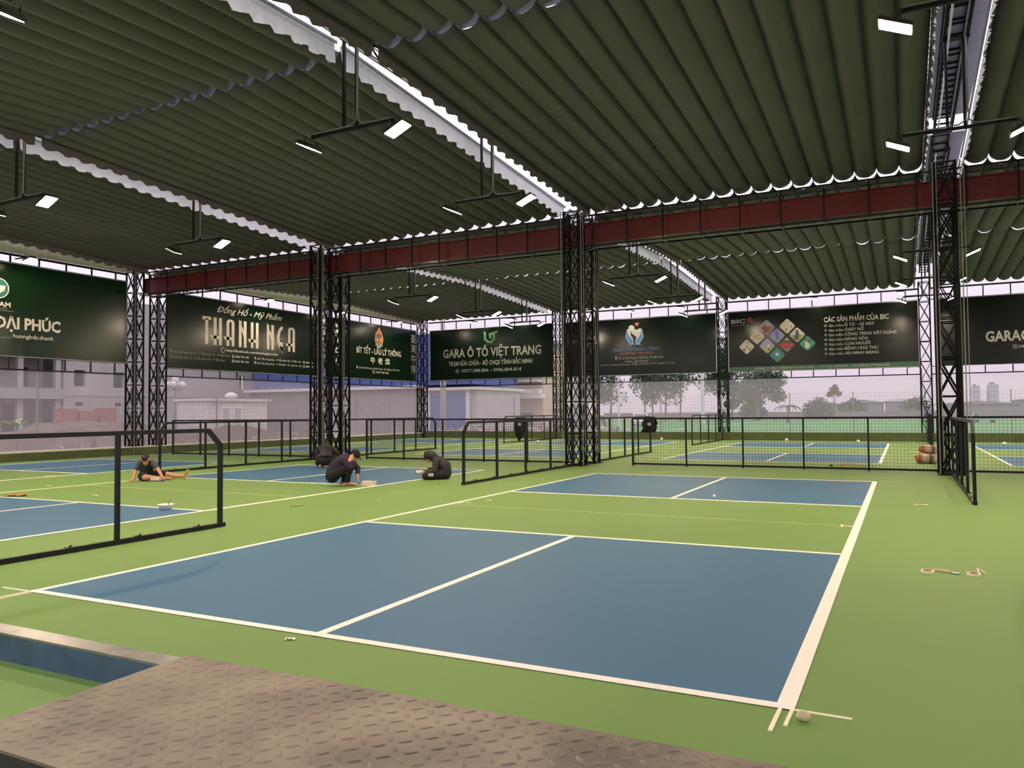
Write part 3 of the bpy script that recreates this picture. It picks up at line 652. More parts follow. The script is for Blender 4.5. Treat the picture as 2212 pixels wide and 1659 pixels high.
pics = [(0.71, 5.53, (150, 160, 176), [((96, 52, 50), [(-0.26, 0), (-0.1, 0.12), (0.05, 0.0), (0.02, -0.3), (-0.08, -0.28)]), ((140, 60, 48), [(0.0, 0.02), (0.3, 0.05), (0.2, -0.12), (0.05, -0.3), (0.0, -0.25)]), ((150, 110, 96), [(-0.14, 0.1), (-0.04, 0.1), (-0.04, 0.22), (-0.14, 0.22)])]),
    (1.66, 5.53, (196, 190, 176), [((90, 66, 54), [(-0.1, -0.15), (0.0, -0.1), (-0.04, -0.25)]), ((110, 84, 70), [(0.14, 0.0), (0.22, 0.05), (0.2, -0.1)])]),
    (0.24, 5.08, (196, 184, 164), [((170, 110, 80), [(-0.22, -0.08), (0.22, -0.04), (0.22, -0.1), (-0.22, -0.12)]), ((140, 120, 80), [(-0.18, 0.0), (0.18, 0.04), (0.18, 0.1), (-0.18, 0.06)])]),
    (1.18, 5.09, (136, 140, 176), [((76, 84, 150), [(-0.1, 0.28), (0.05, 0.3), (0.1, -0.1), (0.0, -0.25), (-0.05, -0.1)])]),
    (2.11, 5.08, (190, 190, 190), [((120, 132, 70), [(-0.35, 0.0), (0.35, 0.0), (0.05, -0.32), (-0.1, -0.28)]), ((58, 56, 66), [(-0.06, 0.25), (0.04, 0.25), (0.1, 0.0), (0.02, -0.25), (-0.14, -0.2), (-0.08, 0.02)])]),
    (-0.26, 4.61, (196, 184, 178), [((84, 56, 44), [(-0.2, -0.1), (-0.08, -0.08), (-0.06, -0.2), (-0.16, -0.2)]), ((84, 56, 44), [(-0.02, 0.24), (0.1, 0.22), (0.06, 0.14)]), ((90, 60, 50), [(0.08, -0.06), (0.2, -0.1), (0.12, -0.2)]), ((76, 56, 50), [(-0.06, 0.02), (0.05, 0.06), (0.02, -0.1)])]),
    (0.71, 4.61, (150, 148, 196), [((140, 146, 70), [(-0.3, -0.03), (0.3, -0.03), (0.05, -0.32), (-0.05, -0.32)]), ((190, 170, 180), [(0.02, 0.1), (0.12, 0.05), (0.1, -0.15), (0.02, -0.12)]), ((70, 56, 70), [(0.04, -0.1), (0.12, -0.08), (0.1, -0.22), (0.04, -0.2)])]),
    (1.64, 4.62, (84, 70, 52), [((150, 46, 46), [(-0.34, 0.02), (-0.2, 0.08), (0.2, 0.06), (0.3, 0.0), (0.2, -0.12), (-0.22, -0.14)]), ((180, 176, 160), [(-0.12, 0.24), (0.0, 0.34), (0.1, 0.25)]), ((110, 100, 92), [(-0.2, -0.18), (0.2, -0.16), (0.0, -0.33)])]),
    (2.57, 4.65, (40, 140, 112), [((180, 160, 160), [(-0.12, 0.12), (0.0, 0.05), (0.12, -0.05), (0.05, -0.24), (-0.1, -0.22)]), ((84, 54, 50), [(-0.12, 0.26), (-0.02, 0.26), (-0.03, 0.12), (-0.11, 0.12)]), ((96, 56, 50), [(0.04, 0.22), (0.14, 0.2), (0.14, 0.02), (0.06, 0.04)])]),
    (1.18, 4.15, (34, 120, 92), [((80, 110, 170), ring((0, 0.03), 0.15, 14)), ((196, 200, 206), [(-0.06, 0.08), (0.04, 0.08), (0.04, -0.02), (-0.06, -0.02)])])]
for (u, z, c, bits) in pics:
    poly('f3', diamond(u, z), ink('pic_%d_%d_%d' % c, tuple(v*0.86 for v in c)), 'picture_diamond', 0.054)  # picture colours scaled down to paint in the far wall's dim light
    for i, (c2, pts) in enumerate(bits): poly('f3', [(u+a, z+b) for a, b in pts], ink('pic_%d_%d_%d' % c2, c2), 'picture_patch', 0.0555+0.0006*i)
banner('f4', 'far', 8.0, 16.3, 3.38, 6.37, 'dark banner at the right edge behind the right column pair')
text('f4', 'GARAGE', 9.88, 11.78, 4.38, 4.84, 0.03, INKDIM); text('f4', '09', 11.1, 11.3, 4.06, 4.18, 0.01, INKDIM); phone('f4', 10.97, 4.12, 0.1, INKDIM)

wall_frame('b1', 5.5, 15.55, 6.8, 3.02, 3.45, 6.5); wall_frame('b2', 17.2, 26.2, 6.8, 3.02, 3.36, 6.36); wall_frame('b3', 26.7, 35.0, 6.8, 3.02, 3.36, 6.38)
for k_, u0, u1 in (('f1', -18.95, -10.7), ('f2', -10.2, -1.7), ('f3', -1.2, 7.3), ('f4', 7.8, 16.5)): wall_frame(k_, u0, u1, 6.9, 3.03, 3.4, 6.37)
# ================================================================== outside
DIRT = mat('dirt', (128, 112, 100), 0.95, var=0.3, scale=0.4, bump=0.4, bscale=4)
CONC = mat('raw_concrete', (168, 162, 160), 0.9, var=0.18, scale=0.5, bump=0.1, bscale=8)
CONC2 = mat('plaster_grey', (150, 148, 152), 0.9, var=0.12, scale=0.8)
DARKIN = mat('room_shade', (70, 70, 76), 0.9)  # dark tone stands in for the shade of unlit rooms
CORR = mat('warehouse_sheet', (150, 144, 142), 0.7, var=0.12, scale=1.5)
RBLUE = mat('roof_blue', (74, 92, 150), 0.6, var=0.1, scale=1)
PALE = mat('pale_paint', (214, 208, 204), 0.7, var=0.06, scale=2)
g0 = MB().box((-250, -60, -0.4), (300, 600, -0.16)).build('ground', DIRT); tag(g0, kind='structure')
TURF = mat('pitch_turf', (78, 146, 66), 0.9, var=0.15, scale=0.3, col2=(68, 132, 58))
b = MB(); b.prism([(-11.5, 36.0), (80, 36.0), (110, 118), (-36, 118)], (-0.16, -0.02), lambda u, v, d: (u, v, d))
pt = b.build('pitch', TURF, None, fix=True); tag(pt, 'bright green artificial football turf beyond the far wall', 'turf', kind='structure')
for (x0, y0, x1, y1) in ((-8, 46, 70, 46.12), (-10, 70, 70, 70.15), (-10, 46, -9.88, 110), (20, 46, 20.12, 110)):
    MB().box((x0, y0, -0.02), (x1, y1, -0.012)).build('pitch_line', PALE, pt)

# dirt mound on the left and rubble
def mound(name, label, x0, x1, y0, y1, h, m_, seed, nx=40, ny=40, cat='mound'):
    vs = []; fs = []
    for j in range(ny+1):
        for i in range(nx+1):
            u, v = i/nx, j/ny; x, y = x0+(x1-x0)*u, y0+(y1-y0)*v
            f = min(1, 4*u*(1-u)*1.3)*min(1, 6*v*(1-v)+0.1)
            vs.append((x, y, -0.2+max(0, h*f*(0.7+0.9*noise.noise((x*0.25, y*0.25, seed)))+0.25*f*noise.noise((x*1.1, y*1.1, seed+5))+0.1*f*noise.noise((x*3, y*3, seed)))))
    for j in range(ny):
        for i in range(nx): a = j*(nx+1)+i; fs.append((a, a+1, a+nx+2, a+nx+1))
    return tag(MB().add(vs, fs).build(name, m_, None, smooth=True), label, cat)
mound('dirt_mound', 'long brown mound of dug earth outside the left wall', -38, -21.5, 2, 33, 1.15, mat('earth', (108, 88, 76), 0.95, var=0.35, scale=0.6, bump=0.5, bscale=5), 3, 60, 90)
rb = MB(); rng = random.Random(4)
for i in range(150):
    x, y = rng.uniform(-30, -21), rng.uniform(5, 33); s = rng.uniform(0.05, 0.22)
    rb.add([(x+s*rng.uniform(-1, 1), y+s*rng.uniform(-1, 1), rng.uniform(0.0, 0.5)+s*q) for q in (-1, -0.5, 0.1, 1)]+[(x, y+s, 0.1)], [(0,1,2),(0,2,3),(1,3,2),(0,4,1),(3,4,0),(1,4,3)])
tag(rb.build('rubble', mat('rubble_grey', (168, 156, 150), 0.9, var=0.2, scale=3), None), 'pale rubble scattered over the earth mound', 'rubble', kind='stuff')
rb = MB()
for i in range(420):
    x, y = rng.uniform(-24, -12), rng.uniform(41, 56); s = rng.uniform(0.08, 0.4); z = rng.uniform(-0.1, 0.35)*math.exp(-((y-47)/5)**2)
    rb.add([(x+s*rng.uniform(-1, 1), y+s*rng.uniform(-1, 1), z+s*q) for q in (-1, -0.3, 0.2, 0.8)]+[(x, y+s, z)], [(0,1,2),(0,2,3),(1,3,2),(0,4,1),(3,4,0),(1,4,3)])
tag(rb.build('rubble_heap', mat('heap', (188, 172, 166), 0.9, var=0.3, scale=1), None), 'pale heap of broken rubble beyond the far wall by the roller door', 'rubble', kind='stuff')

# unfinished concrete building on the left
t = thing('concrete_building', 'unfinished grey concrete building with empty windows outside the left wall', 'building', (-50, 20, -0.2))
def wallx(y0, y1, z0, z1, holes, nm, m_, x=0.0, th=0.3):
    ys = sorted({y0, y1, *[h[0] for h in holes], *[h[1] for h in holes]}); zs = sorted({z0, z1, *[h[2] for h in holes], *[h[3] for h in holes]}); b = MB()
    for a in range(len(ys)-1):
        for c in range(len(zs)-1):
            my, mz = (ys[a]+ys[a+1])/2, (zs[c]+zs[c+1])/2
            if not any(h[0] < my < h[1] and h[2] < mz < h[3] for h in holes): b.box((x-th, ys[a], zs[c]), (x, ys[a+1], zs[c+1]))
    return b.build(nm, m_, t)
holes = [(14.03, 14.95, 3.95, 5.2), (17.35, 18.3, 3.92, 5.15), (14.15, 14.8, 2.45, 2.74), (17.5, 18.1, 2.42, 2.7), (30.6, 31.3, 4.1, 5.4), (14.0, 15, 7.2, 8.4), (17.4, 18.3, 7.2, 8.4), (24, 25, 7.2, 8.4)]
wallx(13.2, 34, 0, 11, holes, 'wall', CONC)
wallx(-12, 13.2, 0, 11, [(2, 6, 0, 2.8), (8.2, 9.4, 0.3, 2.6), (10.2, 11.6, 0.3, 2.6), (8.6, 9.5, 3.9, 5.4), (11.2, 12.1, 3.9, 5.4), (5, 6, 3.9, 5.4), (2, 3, 3.9, 5.4)], 'wall', CONC, -2.5)
MB().box((-14, -12, 0), (-3.2, 34, 10.5)).build('interior_shade', DARKIN, t)  # dark block painted as the shade behind the empty openings
for (z0, z1, x1, nm) in ((2.95, 3.25, 0.35, 'floor_slab'), (3.25, 3.75, 0.25, 'balcony_wall'), (10.7, 11.1, 0.4, 'roof_slab'), (6.3, 6.6, 0.4, 'floor_slab')):
    MB().box((-2.5 if nm != 'balcony_wall' else 0.1, -12, z0), (x1, 13.1, z1)).build(nm, CONC2, t)
for y in (12.8, 10.0, 7.0, 4.0, 1.0, -3.0): MB().box((-0.35, y-0.2, 0), (0.0, y+0.2, 10.7)).build('pillar', CONC, t)
MB().box((0, 13.2, 3.2), (0.05, 34, 3.26)).build('string_course', CONC2, t)
BRK = mat('red_brick', (168, 104, 90), 0.9, var=0.2, scale=6, bump=0.3, bscale=20)
t = thing('brick_stack', 'low wall of stacked red bricks in front of the concrete building', 'bricks', (-40, 26.4, -0.2))
for i, (y0, y1, h) in enumerate(((0, 1.2, 2.15), (1.25, 2.6, 2.0), (2.65, 3.9, 2.2))):
    for c in range(9): MB().box((-0.6+0.02*(c % 2), y0+0.03*((c*7+i) % 3), c*h/9), (0.02*((c+i) % 3), y1-0.03*((c*5+i) % 3), (c+0.93)*h/9)).build('brick_course', BRK, t)
# banana plant
t = thing('banana_plant', 'small bright green banana plant on the earth mound at the left edge', 'plant', (-35, 20.8, 0.3)); LEAF = mat('leaf_bright', (120, 156, 76), 0.7, var=0.2, scale=4)
MB().tube([(0, 0, 0), (0.05, 0, 0.7)], [0.1, 0.06], 8).build('stem', mat('stem', (126, 118, 78), 0.8), t)
for i in range(9):
    a = i*2*math.pi/9+0.3; ln = 0.9+0.3*((i*5) % 3)/2; vs = []; fs = []
    for k in range(7):
        q = k/6; r = ln*q; z = 0.65+0.85*q-0.75*q*q*(0.6+0.2*(i % 3)); wd = 0.17*math.sin(math.pi*min(1, q*0.9+0.1))
        c = Vector((r*math.cos(a), r*math.sin(a), z)); s = Vector((-math.sin(a), math.cos(a), 0))*wd
        vs += [c-s, c+Vector((0, 0, -0.04)), c+s]
    for k in range(6): o_ = k*3; fs += [(o_, o_+1, o_+4, o_+3), (o_+1, o_+2, o_+5, o_+4)]
    MB().add(vs, fs).build('leaf', LEAF, t, smooth=True)
# globe street lamp
t = thing('globe_street_lamp', 'grey street lamp with a cluster of white globes outside the left wall', 'street lamp', (-34, 29.9, -0.2)); PG = mat('pole_grey', (120, 122, 128), 0.6)
MB().lathe([(0.14, 0), (0.12, 0.4), (0.06, 0.5), (0.045, 3.3), (0.06, 3.4)], n=10).build('pole', PG, t)
for i in range(4):
    a = i*math.pi/2+0.6; p = (0.42*math.cos(a), 0.42*math.sin(a), 3.38)
    MB().tube([(0, 0, 3.3), (p[0]*0.6, p[1]*0.6, 3.2), p], 0.025, 6).build('arm', PG, t); MB().ball((p[0], p[1], 3.58), 0.2, 14).build('globe', PALE, t, smooth=True)
MB().ball((0, 0, 3.86), 0.22, 14).build('globe', PALE, t, smooth=True); MB().tube([(0, 0, 3.35), (0, 0, 3.7)], 0.03, 6).build('arm', PG, t)
# transformer kiosk
t = thing('transformer_kiosk', 'white transformer kiosk with louvred doors and a vent cap', 'kiosk', (-30, 28.9, -0.2))
MB().box((-2.6, 0, 0), (0, 4.75, 2.5)).build('body', PALE, t); MB().box((-2.8, -0.15, 2.5), (0.2, 4.95, 2.64)).build('roof_slab', PALE, t)
MB().lathe([(0.28, 0), (0.28, 0.12), (0.42, 0.14), (0.3, 0.32), (0.1, 0.42)], (-0.8, 2.5, 2.64), 14).build('vent_cap', PALE, t, smooth=True)
for y0 in (0.95, 1.85):
    d = MB().box((0.0, y0, 0.3), (0.03, y0+0.8, 2.3)).build('door', mat('kiosk_door', (226, 222, 220), 0.6), t)
    for k in range(8): MB().box((0.03, y0+0.15, 1.0+k*0.14), (0.05, y0+0.65, 1.07+k*0.14)).build('louvre', mat('louvre_grey', (150, 150, 156), 0.6), d)
MB().box((-0.02, 3.4, 0.4), (0.03, 4.2, 1.2)).build('hatch', PALE, t)
# warehouse
t = thing('warehouse', 'grey warehouse with a blue roof band and a blue roller door', 'building', (-48, 50, -0.2))
MB().box((0, 0, 0), (19.2, 8, 3.7)).build('wall', CORR, t); MB().box((19.2, 0.25, 0), (24.2, 8, 3.5)).build('wall', mat('warehouse_end', (190, 184, 182), 0.8, var=0.1, scale=1), t)
MB().box((-0.4, -0.5, 3.7), (19.4, 8.4, 3.95)).build('eave', PALE, t); MB().box((19.4, -0.3, 3.5), (24.5, 8.4, 3.72)).build('eave', PALE, t)
MB().box((0.6, -0.1, 3.95), (24, 8, 8.2)).build('roof_band', RBLUE, t)
for k in range(38): MB().box((0.3+k*0.5, -0.03, 0), (0.34+k*0.5, 0.0, 3.7)).build('wall_rib', CORR, t)
d = MB().box((19.9, 0.1, 0), (23.3, 0.25, 3.25)).build('roller_door', mat('door_blue', (84, 104, 164), 0.6, var=0.06, scale=1), t)
for k in range(16): MB().box((19.9, 0.075, 0.1+k*0.2), (23.3, 0.1, 0.25+k*0.2)).build('door_slat', mat('door_blue', (84, 104, 164)), d)
for x in (19.55, 23.3): MB().box((x, -0.05, 0), (x+0.35, 0.25, 3.5)).build('door_jamb', PALE, t)
t = thing('utility_pole', 'thick round grey pole in front of the blue roller door', 'pole', (-23.75, 45, -0.2))
MB().lathe([(0.24, 0), (0.2, 6), (0.17, 11)], n=14).build('shaft', mat('pole_concrete', (190, 182, 176), 0.8, var=0.08, scale=2), t, smooth=True); MB().lathe([(0.25, 0.9), (0.26, 0.95), (0.25, 1.0)], n=14).build('band', PG, t)
# grey hall and small house
t = thing('grey_hall', 'pale grey ribbed hall behind the thin tree', 'building', (-36, 66, -0.2)); MB().box((0, 0, 0), (10.2, 14, 9)).build('wall', CONC2, t)
for k in range(20): MB().box((0.1+k*0.52, -0.04, 0), (0.2+k*0.52, 0, 9)).build('wall_rib', CONC2, t)
t = thing('balcony_house', 'small beige house with white balcony slabs beyond the far wall', 'building', (-25.6, 60, -0.2)); BEI = mat('beige_wall', (206, 180, 160), 0.8, var=0.05, scale=1)
MB().box((0.2, 0.5, 0), (2.9, 8, 7.5)).build('wall', BEI, t)
for z in (2.9, 3.35, 4.4, 6.2): MB().box((0, -0.4, z), (3.1-0.2*(z > 3), 0.6, z+(0.42 if z != 4.4 else 0.16))).build('balcony_slab', PALE, t)
MB().box((0.35, 0.46, 0.2), (1.9, 0.5, 1.6)).build('shutter', mat('shutter_grey', (110, 108, 112), 0.7), t); MB().box((0.4, 0.46, 4.9), (1.0, 0.5, 6.0)).build('window', DARKIN, t); MB().box((1.6, 0.46, 4.9), (2.2, 0.5, 6.0)).build('window', DARKIN, t)

# trees
def leaves(blobs, n, s, seed):
    rng = random.Random(seed); b = MB(); tot = sum(r[3]*r[3] for r in blobs)
    for (x, y, z, r) in blobs:
        for _ in range(int(n*r*r/tot)):
            d = Vector((rng.gauss(0, 1), rng.gauss(0, 1), rng.gauss(0, 1))).normalized()*r*(rng.random()**0.45)
            c = Vector((x, y, z))+Vector((d.x, d.y, d.z*0.8)); a = Vector((rng.uniform(-1, 1), rng.uniform(-1, 1), rng.uniform(-1, 1))).normalized(); e_ = a.cross(Vector((rng.random(), rng.random(), rng.random()))).normalized()
            k = s*rng.uniform(0.6, 1.3); b.add([c-a*k, c+e_*k*0.5, c+a*k, c-e_*k*0.5], [(0,1,2,3)])
    return b
TRUNK = mat('bark', (104, 96, 90), 0.9)
def tree(name, label, loc, h, blobs, lc, n, s, seed, tr=0.12, group='trees beyond the far wall'):
    t = thing(name, label, 'tree', loc, 0, group); rng = random.Random(seed)
    MB().tube([(0, 0, -0.1), (rng.uniform(-.1, .1)*h*0.3, 0, h*0.4), (rng.uniform(-.1, .1)*h*0.3, 0, h*0.9)], [tr, tr*0.75, tr*0.3], 8).build('trunk', TRUNK, t)
    for bl in blobs[:5]:
        MB().tube([(0, 0, h*0.35), (bl[0]*0.5, bl[1]*0.5, (h*0.35+bl[2])*0.5+0.3), (bl[0], bl[1], bl[2])], [tr*0.5, tr*0.35, tr*0.15], 6).build('branch', TRUNK, t)
    leaves(blobs, n, s, seed).build('foliage', lc, t)['kind'] = 'stuff'
    return t
LG = mat('leaf_dark', (92, 108, 88), 0.8, var=0.25, scale=1.5); LH = mat('leaf_olive', (128, 122, 86), 0.8, var=0.2, scale=2); LR = mat('leaf_rust', (150, 104, 88), 0.8, var=0.2, scale=2)
rng = random.Random(11)
names = ['first', 'second', 'third', 'fourth', 'fifth', 'sixth', 'seventh', 'eighth', 'ninth', 'tenth']
for i in range(10):
    x = -42+i*2.9+rng.uniform(-0.6, 0.6); h = rng.uniform(11, 14); y = 112+rng.uniform(-8, 8)
    bl = [(rng.uniform(-1.6, 1.6), rng.uniform(-1.6, 1.6), rng.uniform(3.6, h), rng.uniform(1.2, 2.2)) for _ in range(11)]
    tree('tall_tree', f'{names[i]} from the left in the row of tall thin-trunked trees below the clinic banner', (x, y, -0.2), h, bl, LG, 2200, 0.26, 20+i, 0.14)
tree('broad_tree', 'broad dark tree at the left under the insurance banner', (-11.5, 108, -0.2), 8, [(-2.2, 0, 4.2, 2.0), (0.4, 0, 5.6, 2.6), (2.0, 0, 5.8, 2.0), (-0.8, 1, 3.2, 1.8), (2.6, 0, 3.6, 1.3), (-3.4, 0, 2.6, 1.2)], LG, 3600, 0.26, 51, 0.3)
tree('thin_tree', 'thin olive tree in front of the pale grey hall', (-28.4, 59, -0.2), 4.2, [(0, 0, 3.2, 0.9), (-0.8, 0, 2.6, 0.75), (0.7, 0, 2.4, 0.8), (0.1, 0, 1.7, 0.8), (-0.3, 0.3, 3.8, 0.5)], LH, 1500, 0.13, 52, 0.07)
tree('rust_tree', 'rust coloured young tree above the far grey sheds', (-7.7, 190, -0.2), 7.6, [(0, 0, 6.2, 1.1), (-0.8, 0, 5.2, 0.9), (0.9, 0, 5.3, 0.8), (0.2, 0, 7.0, 0.6)], LR, 500, 0.3, 53, 0.12)
for i, (x, y, h, r, lb) in enumerate(((-15, 125, 3.4, 2.2, 'low bush left of the broad tree under the insurance banner'), (-5.6, 130, 3.2, 2.4, 'rounded bush right of the broad tree'), (-10.5, 185, 5.0, 3.2, 'grey green bush left of the rust coloured tree'), (-3.5, 188, 4.6, 3.0, 'grey green bush right of the rust coloured tree'), (9, 180, 4.6, 3.2, 'grey green bush near the right column pair'), (34, 190, 4.2, 3.5, 'low bush far off at the right edge'))):
    tree('bush', lb, (x, y, -0.2), h*0.7, [(-r*0.5, 0, h*0.45, r*0.6), (r*0.45, 0, h*0.4, r*0.6), (0, 0, h*0.65, r*0.55)], LG, 700, 0.32, 60+i, 0.1)
t = thing('palm', 'small palm with drooping fronds under the insurance banner', 'palm', (-5.3, 90, -0.2), 0, 'trees beyond the far wall')
MB().tube([(0, 0, 0), (0.1, 0, 2.0)], [0.16, 0.1], 8).build('trunk', TRUNK, t)
for i in range(12):
    a = i*2*math.pi/12; vs = []; fs = []
    for k in range(7):
        q = k/6; r = 1.6*q; z = 2.0+0.9*q-1.3*q*q; c = Vector((r*math.cos(a), r*math.sin(a), z)); s = Vector((-math.sin(a), math.cos(a), -0.6))*0.16*(1-q*0.7); vs += [c-s, c, c+Vector((-s.x*-1, -s.y*-1, s.z))]
    for k in range(6): o_ = k*3; fs += [(o_, o_+1, o_+4, o_+3), (o_+1, o_+2, o_+5, o_+4)]
    MB().add(vs, fs).build('frond', LG, t)
# far sheds, towers
SH = mat('shed_grey', (132, 134, 140), 0.8, var=0.1, scale=0.5)
for i, (x0, x1, h, lb) in enumerate(((-15, -8, 2.9, 'long low grey shed behind the rust coloured tree'), (-7, 2, 3.2, 'low grey shed in the middle of the far horizon'), (2.6, 11.5, 3.5, 'low grey shed with a pale eave left of the right column pair'), (14, 30, 2.6, 'low grey shed far off right of the right column pair'), (30, 52, 3.4, 'pale shed at the far right horizon'))):
    t = thing('shed', lb, 'shed', (x0, 205, -0.2), 0, 'grey sheds on the horizon'); MB().box((0, 0, 0), (x1-x0, 14, h)).build('wall', SH, t)
    b = MB(); b.prism([(-0.4, h), (x1-x0+0.4, h), (x1-x0+0.4, h+0.2), ((x1-x0)/2, h+0.8), (-0.4, h+0.2)], (-0.5, 14.4), lambda u, v, d: (u, d, v)); b.build('roof', SH if i != 2 else PALE, t, fix=True)
for i, (x0, x1, h, lb) in enumerate(((34.3, 37.3, 11.5, 'left of two hazy tower blocks on the right horizon'), (40.6, 44.4, 12.2, 'right of two hazy tower blocks on the right horizon'), (56, 64, 12, 'hazy block at the right edge of the horizon'))):
    t = thing('tower_block', lb, 'building', (x0, 400, -0.2)); MB().box((0, 0, 0), (x1-x0, 10, h)).build('wall', mat('tower_hazed', (176, 180, 194), 0.8), t); MB().box((0.5, 1, h), (x1-x0-1.5, 6, h+1)).build('roof_box', SH, t)  # tower colours paled to paint in distance haze
    for k in range(5): MB().box((0.3, -0.05, 2+k*2.2), (x1-x0-0.3, 0, 3+k*2.2)).build('window_band', mat('tower_band_hazed', (162, 166, 180), 0.8), t)
MB_ = MB().box((-60, 160, -0.2), (120, 160.3, 1.1)); tag(MB_.build('boundary_wall', mat('boundary', (128, 124, 126), 0.9, var=0.1, scale=0.2), None), 'long low grey boundary wall behind the football turf', 'wall')
# thin masts
for i, (x, y, h, lb) in enumerate(((8.6, 100, 6.5, 'thin street mast just left of the right wall column'), (-24.6, 70, 8, 'thin pale mast below the clinic banner, left one'), (-15.3, 60, 8, 'thin pale mast below the clinic banner, near the white car'), (22, 100, 6.2, 'thin street mast at the right edge'), (-12.7, 80, 9, 'thick pale pole below the clinic banner'))):
    t = thing('mast', lb, 'pole', (x, y, -0.2)); MB().lathe([(0.12 if i < 4 else 0.22, 0), (0.06 if i < 4 else 0.17, h)], n=8).build('shaft', PALE if i in (1, 2, 4) else PG, t)
    if i in (0, 3): MB().tube([(0, 0, h-0.05), (-0.5, 0, h+0.2), (-1.1, 0, h+0.15)], 0.04, 6).build('arm', PG, t); MB().box((-1.5, -0.1, h+0.1), (-1.0, 0.1, h+0.18)).build('lamp', PG, t)
# car
t = thing('parked_car', 'small white hatchback parked beyond the football turf', 'car', (-18.4, 76, -0.2), R(-70)); CARW = mat('car_white', (222, 222, 228), 0.3)
b = MB(); b.prism([(-1.9, 0.35), (1.85, 0.35), (1.95, 0.62), (1.75, 0.86), (0.95, 0.96), (0.35, 1.42), (-1.25, 1.46), (-1.8, 1.0), (-1.95, 0.7)], (-0.82, 0.82), lambda u, v, d: (u, d*(0.86 if v > 1.2 else 1.0), v)); b.build('body', CARW, t, fix=True)
GLS = mat('car_glass', (60, 66, 76), 0.1)
b = MB(); b.prism([(0.9, 0.97), (0.38, 1.37), (0.42, 1.38), (0.97, 0.98)], (-0.66, 0.66), lambda u, v, d: (u+0.02, d, v+0.01)); b.build('windscreen', GLS, t, fix=True)
for s in (-1, 1):
    b = MB(); b.prism([(0.75, 1.0), (0.28, 1.36), (-1.2, 1.38), (-1.5, 1.02)], (s*0.77, s*0.80), lambda u, v, d: (u, d, v)); b.build('side_window', GLS, t, fix=True)
    for x in (-1.25, 1.2): w_ = MB().tube([(x, s*0.66, 0.32), (x, s*0.84, 0.32)], 0.31, 14).build('wheel', mat('tyre', (30, 30, 32), 0.8), t); MB().tube([(x, s*0.84, 0.32), (x, s*0.85, 0.32)], 0.18, 10).build('hub_cap', GALV, w_)
    MB().box((1.84, s*0.5-0.18, 0.62), (1.95, s*0.5+0.18, 0.76)).build('headlight', WHITEP, t)
# teal pickup
t = thing('teal_truck', 'small teal flatbed truck beyond the turf at the right edge', 'truck', (12.9, 90, -0.2)); t.scale = (0.72, 0.72, 0.72); TL = mat('teal_paint', (92, 158, 150), 0.6)
b = MB(); b.prism([(0, 0.5), (1.0, 0.5), (1.0, 1.7), (0.25, 1.7), (0, 1.1)], (-0.8, 0.8), lambda u, v, d: (u, d, v)); b.build('cab', TL, t, fix=True)
MB().box((1.1, -0.85, 0.75), (3.2, 0.85, 0.85)).box((1.1, -0.85, 0.85), (3.2, -0.8, 1.25)).box((1.1, 0.8, 0.85), (3.2, 0.85, 1.25)).box((3.15, -0.85, 0.85), (3.2, 0.85, 1.25)).build('bed', TL, t)
MB().box((0.3, -0.82, 1.15), (0.85, -0.8, 1.6)).build('side_window', GLS, t)
for x in (0.6, 2.6):
    for s in (-1, 1): MB().tube([(x, s*0.62, 0.33), (x, s*0.82, 0.33)], 0.32, 12).build('wheel', mat('tyre', (30, 30, 32)), t)
# ball net posts just outside the walls
def net_line(label, pts, z1, P):
    t = thing('ball_net', label, 'net', (0, 0, 0)); n = MB(); r = 0.006
    for u, zt in pts: bar('post', P(u, -0.16), P(u, zt), 0.05, 0.05, PG, t, upv=(0,1,0))
    u0, u1 = pts[0][0], pts[-1][0]
    for k in range(int((u1-u0)/0.16)): n.bar(P(u0+k*0.16, -0.05), P(u0+k*0.16, z1), r, r, upv=(0,1,0))
    for k in range(1, 15): n.bar(P(u0, k*z1/14), P(u1, k*z1/14), r, r)
    n.build('netting', PG, t)['kind'] = 'stuff'
net_line('grey ball net on thin posts behind the far wall', [(x, 2.3) for x in (-16.5, -13.6, -10.7, -7.65, -4.9, -1.9, 1.6, 4.47, 7.5, 10.84, 14, 17)], 2.25, lambda u, z: (u, 36.4, z))
net_line('grey ball net on thin posts behind the left wall', [(12.9, 3.0), (16.5, 2.3), (20.9, 2.25), (24.1, 2.3), (27.4, 2.3), (30.8, 2.3), (33.9, 2.3)], 2.2, lambda u, z: (-20.6, u, z))
# ================================================================== people
def remesh(mb, voxel, smooth_it=4):
    me = mb.mesh('tmp', []); ob = bpy.data.objects.new('tmp', me); COL.objects.link(ob)
    m1 = ob.modifiers.new('r', 'REMESH'); m1.mode = 'VOXEL'; m1.voxel_size = voxel; m1.use_smooth_shade = True
    m2 = ob.modifiers.new('s', 'SMOOTH'); m2.iterations = smooth_it; m2.factor = 0.5
    dg = bpy.context.evaluated_depsgraph_get(); dg.update()
    out = bpy.data.meshes.new_from_object(ob.evaluated_get(dg)); bpy.data.objects.remove(ob); bpy.data.meshes.remove(me)
    return out
def capsule(mb, p0, r0, p1, r1):
    p0, p1 = Vector(p0), Vector(p1); mb.ball(p0, r0, 12); mb.ball(p1, r1, 12)
    if (p1-p0).length > 1e-4: mb.tube([p0, p1], [r0, r1], 12)
def chain(mb, pts):
    for (a, ra), (b, rb_) in zip(pts[:-1], pts[1:]): capsule(mb, a, ra, b, rb_)
def blob(name, chains, m_, parent, voxel=0.011, extra=None, sm=4):
    mb = MB()
    for c in chains: chain(mb, c)
    if extra: extra(mb)
    me = remesh(mb, voxel, sm); me.name = name; me.materials.clear(); me.materials.append(m_)
    return link(name, me, parent)
def ell(c, r, sc): return lambda mb: mb.ball(c, r, 16, sc=sc)
